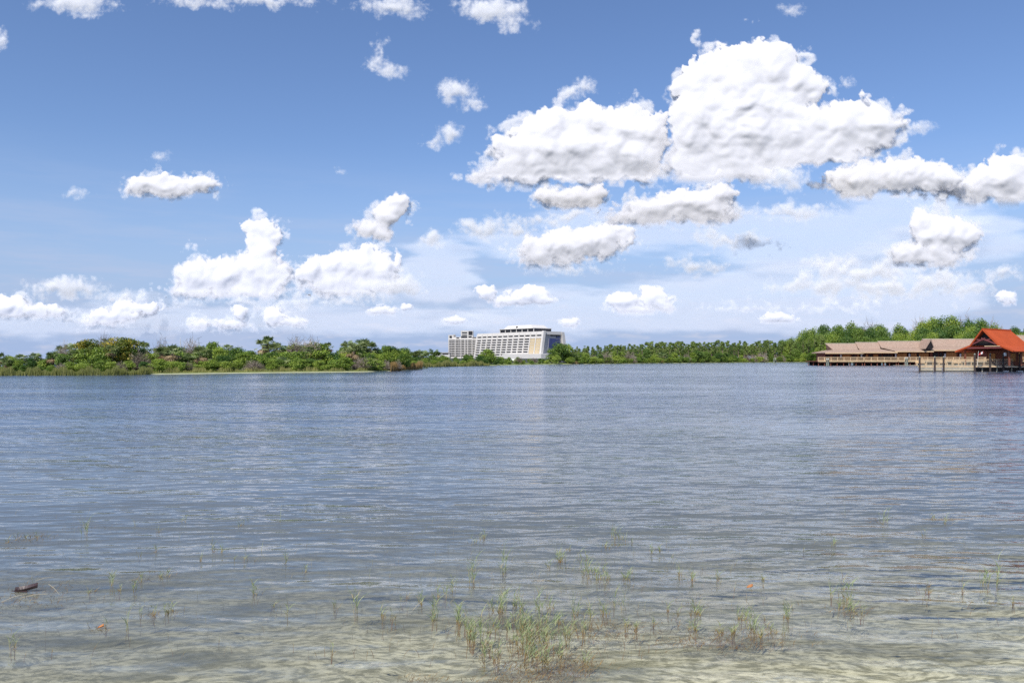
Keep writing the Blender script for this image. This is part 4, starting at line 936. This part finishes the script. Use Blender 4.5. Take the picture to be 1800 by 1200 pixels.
MB().add([pp(.35, -2.6, 5.0), pp(.35, 2.6, 5.0), pp(.35, 0, 7.7)], [(0, 1, 2)]).add([pp(.45, -2.6, 5.0), pp(.45, 2.6, 5.0), pp(.45, 0, 7.7)], [(2, 1, 0)]).build('gable_panel', M_DARK, pav)
MB().bar(pp(-.1, -3.4, 4.55), pp(-.1, 3.4, 4.55), .2, .26).build('tie_beam', M_PURPLE, pav)
MB().bar(pp(-.15, .1, 4.85), pp(-.15, 3.1, 4.85), .12, .14).build('pale_trim', M_RAIL, pav)
for a in (.6, 4.2, 8.4, 11.6):
    for s in (-1, 1): MB().bar(pp(a, s*4.3, zdk), pp(a, s*4.3, 4.25), .28).build('post', M_WOODR, pav)
for s in (-1, 1): MB().bar(pp(.4, s*4.3, 4.2), pp(12, s*4.3, 4.2), .22, .3).build('eave_beam', M_WOODR, pav)
MB().box((0, 0, 0), (1, 1, 1))
b = MB(); b.hexa([pp(5.5, -3.2, zdk), pp(5.5, 2.8, zdk), pp(5.9, 2.8, zdk), pp(5.9, -3.2, zdk)], [pp(5.5, -3.2, 4.0), pp(5.5, 2.8, 4.0), pp(5.9, 2.8, 4.0), pp(5.9, -3.2, 4.0)]); b.build('inner_wall', M_WOODR, pav)
for (b0, b1) in ((1.2, 2.5), (-2.8, -1.4)):
    MB().hexa([pp(5.4, b0, 2.0), pp(5.4, b1, 2.0), pp(5.48, b1, 2.0), pp(5.48, b0, 2.0)], [pp(5.4, b0, 3.5), pp(5.4, b1, 3.5), pp(5.48, b1, 3.5), pp(5.48, b0, 3.5)]).build('wall_panel', M_WOOD, pav)
for a0, a1 in ((5.9, 8.2), (9.0, 11.4)):
    MB().hexa([pp(a0, 3.9, zdk), pp(a1, 3.9, zdk), pp(a1, 3.8, zdk), pp(a0, 3.8, zdk)], [pp(a0, 3.9, 3.6), pp(a1, 3.9, 3.6), pp(a1, 3.8, 3.6), pp(a0, 3.8, 3.6)]).build('wall_panel', M_WOOD, pav)
MB().hexa([pp(.9, 3.4, 3.0), pp(1.25, 3.4, 3.0), pp(1.25, 3.1, 3.0), pp(.9, 3.1, 3.0)], [pp(.9, 3.4, 3.65), pp(1.25, 3.4, 3.65), pp(1.25, 3.1, 3.65), pp(.9, 3.1, 3.65)]).build('lantern', M_WHITE, pav)
fl = thing('flag', at(1719, HOR, 150)+Vector((0, 0, 0)), 'red and white cloth flag slung at an angle under the pavilion gable', 'flag'); fl.location.z = 0
z1, z0 = H+(HOR-618)*150/F, H+(HOR-626)*150/F
MB().tube([(-.1, 0, zdk), (.1, 0, z1+.1)], [.03, .025], 6).build('flag_pole', M_WHITE, fl)
fv = MB(); n = 7
for i in range(n):
    t = i/(n-1); fv.v += [(.1+t*.9, .08*math.sin(t*6), z0+.05+t*.55), (.1+t*.9, .08*math.sin(t*6+.4), z0+.42+t*.60)]
for i in range(n-1): fv.f.append((2*i, 2*i+2, 2*i+3, 2*i+1)); fv.mi.append(1 if 3 <= i <= 4 else 0)
fv.build('cloth', [M_FLAGR, M_WHITE], fl)

# ------------------------------------------------------------------ foreground reeds and flotsam
def reedstem_mat(t):
    g = t.new('ShaderNodeNewGeometry'); z = t.xyz(g.outputs['Position'])[2]; ri = g.outputs['Random Per Island']; n = t.noise(g.outputs['Position'], 9, 3)
    green = t.mix(ri, (.24, .32, .13), (.56, .60, .34)); base = t.mix(n, (.30, .13, .035), (.52, .33, .10))
    f = t.rng(t.m('ADD', z, t.m('MULTIPLY', t.m('SUBTRACT', n, .5), .12)), -.02, .055)
    c = t.mix(f, base, green); c = t.mix(t.rng(ri, .84, .9), c, (.52, .43, .27))
    d = princ(t, c, .55, Specular_IOR_Level=.3); tr = t.new('ShaderNodeBsdfTranslucent'); t.l.new(c, tr.inputs[0])
    m = t.new('ShaderNodeMixShader'); m.inputs[0].default_value = .3; t.l.new(d, m.inputs[1]); t.l.new(tr.outputs[0], m.inputs[2]); return m.outputs[0]
M_STEM = mat('water_grass_stem', reedstem_mat)
M_STRAW = plain('straw_stem', (.42, .37, .26), .7, .3, 8.)
M_RUST = leafmat('rusty_weed', (.26, .13, .04), (.55, .36, .13), .3)
M_DRIFT = plain('wet_dark_bark', (.055, .03, .032), .45, .5, 8., .5)
M_LEAFO = plain('orange_dead_leaf', (.40, .17, .06), .6, .4, 12.)
def blade(Q, base, h, az_, lean, w, rs, seg=5, kink=False):
    """a curved ribbon of quads from base upward"""
    p = np.array(base, float); d = np.array([math.cos(az_), math.sin(az_), 0.]); side = np.array([-math.sin(az_+1.2), math.cos(az_+1.2), 0.])*w
    prev = p; pw = side
    for i in range(1, seg+1):
        t = i/seg; q = p+np.array([0, 0, h*t*(1-.22*lean*t)])+d*(h*lean*t**1.7)
        nw = side*(1-t**2.2*.93)
        Q.append([prev-pw, prev+pw, q+nw, q-nw]); prev, pw = q, nw
def stem_with_leaves(Q, base, h, rs, lean=.15):
    a = rs.uniform(0, 6.28); w = .0016+.0010*rs.rand(); blade(Q, base, h, a, lean*rs.uniform(.2, 1.5), w, rs, 4)
    for k in range(rs.randint(2, 6)):
        t = rs.uniform(.3, .9); b = np.array(base)+[math.cos(a)*h*lean*t**1.7*.6, math.sin(a)*h*lean*t**1.7*.6, h*t*.96]
        blade(Q, b, h*rs.uniform(.25, .5), rs.uniform(0, 6.28), rs.uniform(.35, 1.1), w*1.6, rs, 3)
def clump(x, y, hpx, spread, n, label, lean=.3, leafy=True, group='water grass clumps in the shallows', m=None, below=.10):
    p = onwater(x, y); s = p.y/F; rs = np.random.RandomState(int(x*7+y)); Q = []
    n = 1 if n < 3 else n
    if n < 5: spread *= .35
    for k in range(n):
        bx, by = rs.normal()*spread*s*.5, rs.normal()*spread*s*.9; h = hpx*s*rs.uniform(.5, 1.05)+below
        (stem_with_leaves if leafy and rs.rand() < .7 else lambda Q_, b_, h_, r_: blade(Q_, b_, h_, r_.uniform(0, 6.28), lean*r_.uniform(.2, 1.6), .003, r_))(Q, (bx, by, -below), h, rs)
    o = link('reed_clump', quads('reed_clump', np.array(Q), m or M_STEM), None, p); return tag(o, label, 'water grass', group)
G = 'water grass clumps in the shallows'
def where(x, y):
    d = 'far out' if y < 960 else ('in the middle shallows' if y < 1050 else 'near the bottom edge')
    s = 'at the far left' if x < 150 else 'on the left' if x < 600 else 'left of the dense patch' if x < 830 else 'around the dense patch' if x < 1100 else 'right of the dense patch' if x < 1450 else 'on the right'
    return d+' '+s
SPRIGS = [(150,940,45,8,7,.1),(116,935,38,3,2,.1),(40,948,14,26,12,.5),(70,945,12,14,8,.6),(238,925,16,4,3,.2),(278,935,18,4,3,.3),(322,916,12,10,5,.6),(420,925,14,12,8,.6),(492,918,38,3,2,.1),(375,970,26,5,3,.8),(352,985,24,4,4,.2),(390,970,22,5,4,.3),
 (275,970,22,5,3,.3),(245,978,18,3,3,.3),(458,968,22,3,2,.1),(502,990,24,3,3,.2),(430,985,16,16,8,.4),(535,1005,18,4,3,.2),(197,1028,32,4,7,.15),(163,1040,20,5,5,.3),(210,1038,18,6,5,.6),(248,1022,24,4,4,.3),(284,1015,16,12,8,.8),(238,1040,20,4,4,.2),(447,1045,26,9,6,.8),
 (505,1080,40,3,3,.1),(480,1068,16,10,6,.9),(220,1108,52,5,5,.25),(270,1080,28,6,4,.7),(298,1078,22,6,6,.5),(248,1082,20,3,3,.2),(63,1120,12,2,1,.1),(80,1124,10,2,2,.1),(186,1100,18,4,3,.3),(22,1140,24,9,5,.8),(583,1145,36,3,3,.1),(590,1068,22,6,4,.5),
 (625,1078,55,8,5,.35),(672,1085,22,5,5,.3),(690,1088,20,7,5,.3),(705,1056,24,9,7,.8),(740,1060,26,8,6,.8),(762,1090,45,7,10,.25),(778,1048,30,12,10,.5),(796,1040,34,5,6,.15),(806,1098,44,6,11,.2),(830,1022,52,6,11,.15),(826,1110,30,5,6,.2),(845,1120,55,5,7,.2),
 (885,1010,52,7,9,.15),(850,948,20,7,8,.3),(830,955,15,9,7,.4),(788,968,32,2,2,.05),(985,988,24,10,14,.3),(1002,968,8,5,5,.4),(963,998,20,4,5,.2),(1030,985,20,6,5,.5),(1085,948,24,14,14,.3),(1070,962,14,10,8,.3),(1110,955,18,5,4,.2),(1040,1012,30,12,16,.3),(1060,1020,26,14,16,.3),(1100,1018,24,10,12,.2),
 (1025,1008,22,10,10,.3),(1145,975,18,4,3,.2),(1160,968,14,5,3,.2),(1180,990,22,4,4,.3),(1195,1010,24,5,5,.3),(1216,1020,26,6,9,.3),(1265,1018,18,6,5,.2),(1290,1035,18,2,2,.1),(1342,1018,14,4,4,.3),(1412,968,12,4,3,.2),(1462,960,18,6,3,.9),(1468,955,14,4,3,.2),
 (1486,908,34,2,2,.1),(1548,920,22,8,7,.2),(1558,918,26,3,3,.1),(1580,922,20,3,2,.1),(1552,942,20,2,2,.1),(1640,912,14,6,4,.1),(1662,920,18,7,4,.7),(1625,942,16,5,3,.3),(1460,1048,52,4,4,.3),(1486,1050,46,9,9,.4),(1490,1072,28,14,14,.3),(1515,1078,14,8,8,.3),
 (1384,1088,40,7,9,.35),(1345,1090,14,4,4,.3),(1320,1108,44,7,13,.3),(1305,1086,22,12,14,.35),(1222,1080,32,8,14,.3),(1220,1108,22,7,9,.3),(1265,1112,22,8,10,.2),(1290,1112,24,8,12,.2),(1335,1118,26,7,10,.2),(1355,1108,22,8,9,.2),(1375,1116,24,4,5,.1),
 (1582,1070,20,2,2,.1),(1620,1030,12,9,7,.5),(1632,1040,14,7,6,.4),(1692,1040,24,3,4,.2),(1735,1028,30,10,8,.5),(1752,1022,52,4,4,.6),(1780,1060,10,3,5,.3),(1690,1015,14,3,2,.2),(1100,1100,20,4,8,.2),(1148,1095,14,5,4,.2),(1175,1075,18,4,4,.3),(1192,1080,16,4,4,.3),
 (1118,1105,12,5,6,.4),(1030,1165,24,9,7,.4),(1095,1072,44,4,5,.15),(1080,1065,38,4,5,.15)]
for (x, y, h, sp_, n, ln) in SPRIGS:
    clump(x, y, h, sp_, n, ('single thin stalk' if n < 3 else 'small sprig' if n < 7 else 'leafy clump')+' of water grass '+where(x, y), ln, n > 2)
rs0 = random.Random(5)
for k in range(62):                                    # the dense patch
    t = rs0.random(); x = rs0.gauss(930+t*70-30, 62); y = rs0.uniform(1065, 1165)
    if y > 1120: x = rs0.gauss(925, 42)
    clump(x, y, rs0.uniform(22, 46), rs0.uniform(5, 10), rs0.randint(4, 8), 'leafy clump with rusty base in the '+('far' if y < 1095 else 'mid' if y < 1125 else 'near')+(' left' if x < 895 else ' centre' if x < 955 else ' right')+' part of the dense patch', .4, True, 'dense patch of water grass')
# single short stems scattered in between: uncountable
rs = np.random.RandomState(3); Q = []
for k in range(900):
    if k < 520: x = rs.normal(1000, 170); y = rs.uniform(955, 1150)
    else: x = rs.uniform(0, 1800); y = rs.uniform(900, 1160)
    if y > 1120 and x > 1150: continue
    p = onwater(x, y); s = p.y/F; blade(Q, (p.x, p.y, -.06), s*rs.uniform(4, 15)+.06, rs.uniform(0, 6.28), rs.uniform(0, .7), .0016+.0008*rs.rand(), rs, 3)
tag(link('water_grass_stems', quads('water_grass_stems', np.array(Q), M_STEM)), 'short single grass stems scattered through the shallow water', 'grass', kind='stuff')
# rusty weed at and just under the surface
rs = np.random.RandomState(4); Q = []
PATCH = [(1010, 1168, 28, 12, 420), (910, 1170, 35, 14, 380), (960, 1185, 30, 8, 300), (890, 1195, 35, 6, 220), (950, 1150, 50, 12, 300), (1060, 1110, 45, 10, 260), (1120, 1100, 60, 7, 160), (1300, 1122, 60, 9, 420), (1230, 1126, 50, 6, 250), (1215, 1060, 20, 5, 40), (1490, 1068, 24, 6, 120),
         (176, 1105, 10, 2, 60), (298, 1077, 8, 2, 50), (268, 1081, 7, 2, 40), (70, 944, 16, 2, 90), (40, 950, 16, 3, 70), (150, 928, 22, 2, 60), (30, 1058, 50, 8, 260), (70, 1035, 35, 9, 200), (745, 1191, 30, 4, 150), (1540, 919, 9, 2, 50), (250, 1018, 12, 3, 60), (285, 1010, 14, 4, 60), (1608, 1190, 30, 7, 0)]
for (x0, y0, sx, sy, n) in PATCH:
    for k in range(n):
        p = onwater(rs.normal(x0, sx), max(y0+rs.normal()*sy, 700)); s = p.y/F; z = rs.uniform(-.05, .012)
        blade(Q, (p.x, p.y, z-.01), s*rs.uniform(3, 14), rs.uniform(0, 6.28), rs.uniform(.5, 2.2), .0022, rs, 2)
tag(link('rusty_weed', quads('rusty_weed', np.array(Q), M_RUST)), 'tangled rust brown weed at the base of the grass', 'weed', kind='stuff')
# fallen straw at the left
rs = np.random.RandomState(8)
for (x, y, L_, a_, lab) in ((95, 1045, 38, -.9, 'long bleached straw stalk lying in the water right of the driftwood'), (60, 1052, 50, .25, 'bleached straw stalk floating below the driftwood'), (25, 1058, 46, .5, 'bleached straw stalk at the left edge below the driftwood'), (78, 1022, 34, .35, 'pale straw stalk floating above and right of the driftwood'),
                     (735, 1073, 34, 1.0, 'pale bent stalk leaning left of the dense grass patch'), (1070, 1120, 22, 2.5, 'pale bleached twig in the right part of the dense patch'), (372, 962, 14, 2.3, 'pale bent stalk standing far out on the left')):
    p = onwater(x, y); s = p.y/F; d = Vector((math.cos(a_), .25*math.sin(a_), math.sin(a_)*.55))*L_*s
    tag(MB().tube([p-d*.5+Vector((0, 0, .01+abs(d.z)*.5)), p+Vector((0, 0, .022+abs(d.z)*.5)), p+d*.5+Vector((0, 0, .01+abs(d.z)*.5))], [.002, .0026, .001], 5).build('fallen_stalk', M_STRAW), lab, 'stalk', 'fallen stalks in the shallows')
p = onwater(46, 1040); s = p.y/F
dr = thing('driftwood', p, 'dark curled piece of driftwood bark floating at the far left', 'driftwood')
b = MB(); n = 9; pts = []
for i in range(n):
    t = i/(n-1); x_ = (-20+40*t)*s; w_ = .035*math.sin(math.pi*min(1, t*.93+.04))**.7; zc = .006+.05*t**1.6
    pts.append([(x_, -w_, zc+.02), (x_, -w_*.55, zc-.004), (x_, w_*.3, zc-.01), (x_, w_, zc+.035), (x_, w_*.9, zc+.042), (x_, w_*.2, zc+.004), (x_, -w_*.5, zc+.01)])
b.v = [q for r in pts for q in r]; m_ = 7
for i in range(n-1):
    for k in range(m_): b.f.append((i*m_+k, (i+1)*m_+k, (i+1)*m_+(k+1) % m_, i*m_+(k+1) % m_)); b.mi.append(0)
b.f += [tuple(range(m_)), tuple(range((n-1)*m_, n*m_))[::-1]]; b.mi += [0, 0]
b.build('bark_shell', M_DRIFT, dr)
MB().tube([(-26*s, 0, .012), (-14*s, -.01, .012), (4*s, -.02, .01)], [.003, .006, .008], 6).build('stub', M_DRIFT, dr)
def leaf(x, y, w, label):
    p = onwater(x, y); s = p.y/F; q = MB(); n = 8; L_ = w*s
    for i in range(n+1):
        t = i/n; ww = L_*.32*math.sin(math.pi*t)**.8; q.v += [((t-.5)*L_, -ww, .012+.02*t), ((t-.5)*L_, 0, .006+.015*t), ((t-.5)*L_, ww, .02+.03*t)]
    for i in range(n):
        for k in (0, 1): q.f.append((3*i+k, 3*i+3+k, 3*i+4+k, 3*i+1+k)); q.mi.append(0)
    o = q.build('floating_leaf', M_LEAFO); o.location = p; tag(o, label, 'leaf')
leaf(1318, 1034, 11, 'orange dead leaf floating on the dark ripple right of the dense patch')
leaf(177, 1105, 11, 'small orange brown leaf floating near the bottom on the left')

# look-alikes that share a label are told apart by their place from left to right where there are only a few
same = {}
for o in list(COL.objects):
    if o.parent is None and 'label' in o.keys() and 'kind' not in o.keys(): same.setdefault(o['label'], []).append(o)
ORD = ['leftmost', 'second from left', 'third from left', 'fourth from left', 'fifth from left', 'sixth from left', 'seventh from left', 'eighth from left']
def scr(o):
    if o.type == 'MESH' and abs(o.location.y) < 1e-6:
        v = o.data.vertices[0].co; return v.x/max(v.y, .1)
    return o.location.x/max(o.location.y, .1)
for lb, os_ in same.items():
    if 1 < len(os_) <= 8:
        os_.sort(key=scr)
        for k, o in enumerate(os_):
            w = 'rightmost' if k == len(os_)-1 else ORD[k]
            if len((w+' '+lb).split()) <= 16: o['label'] = w+' '+lb
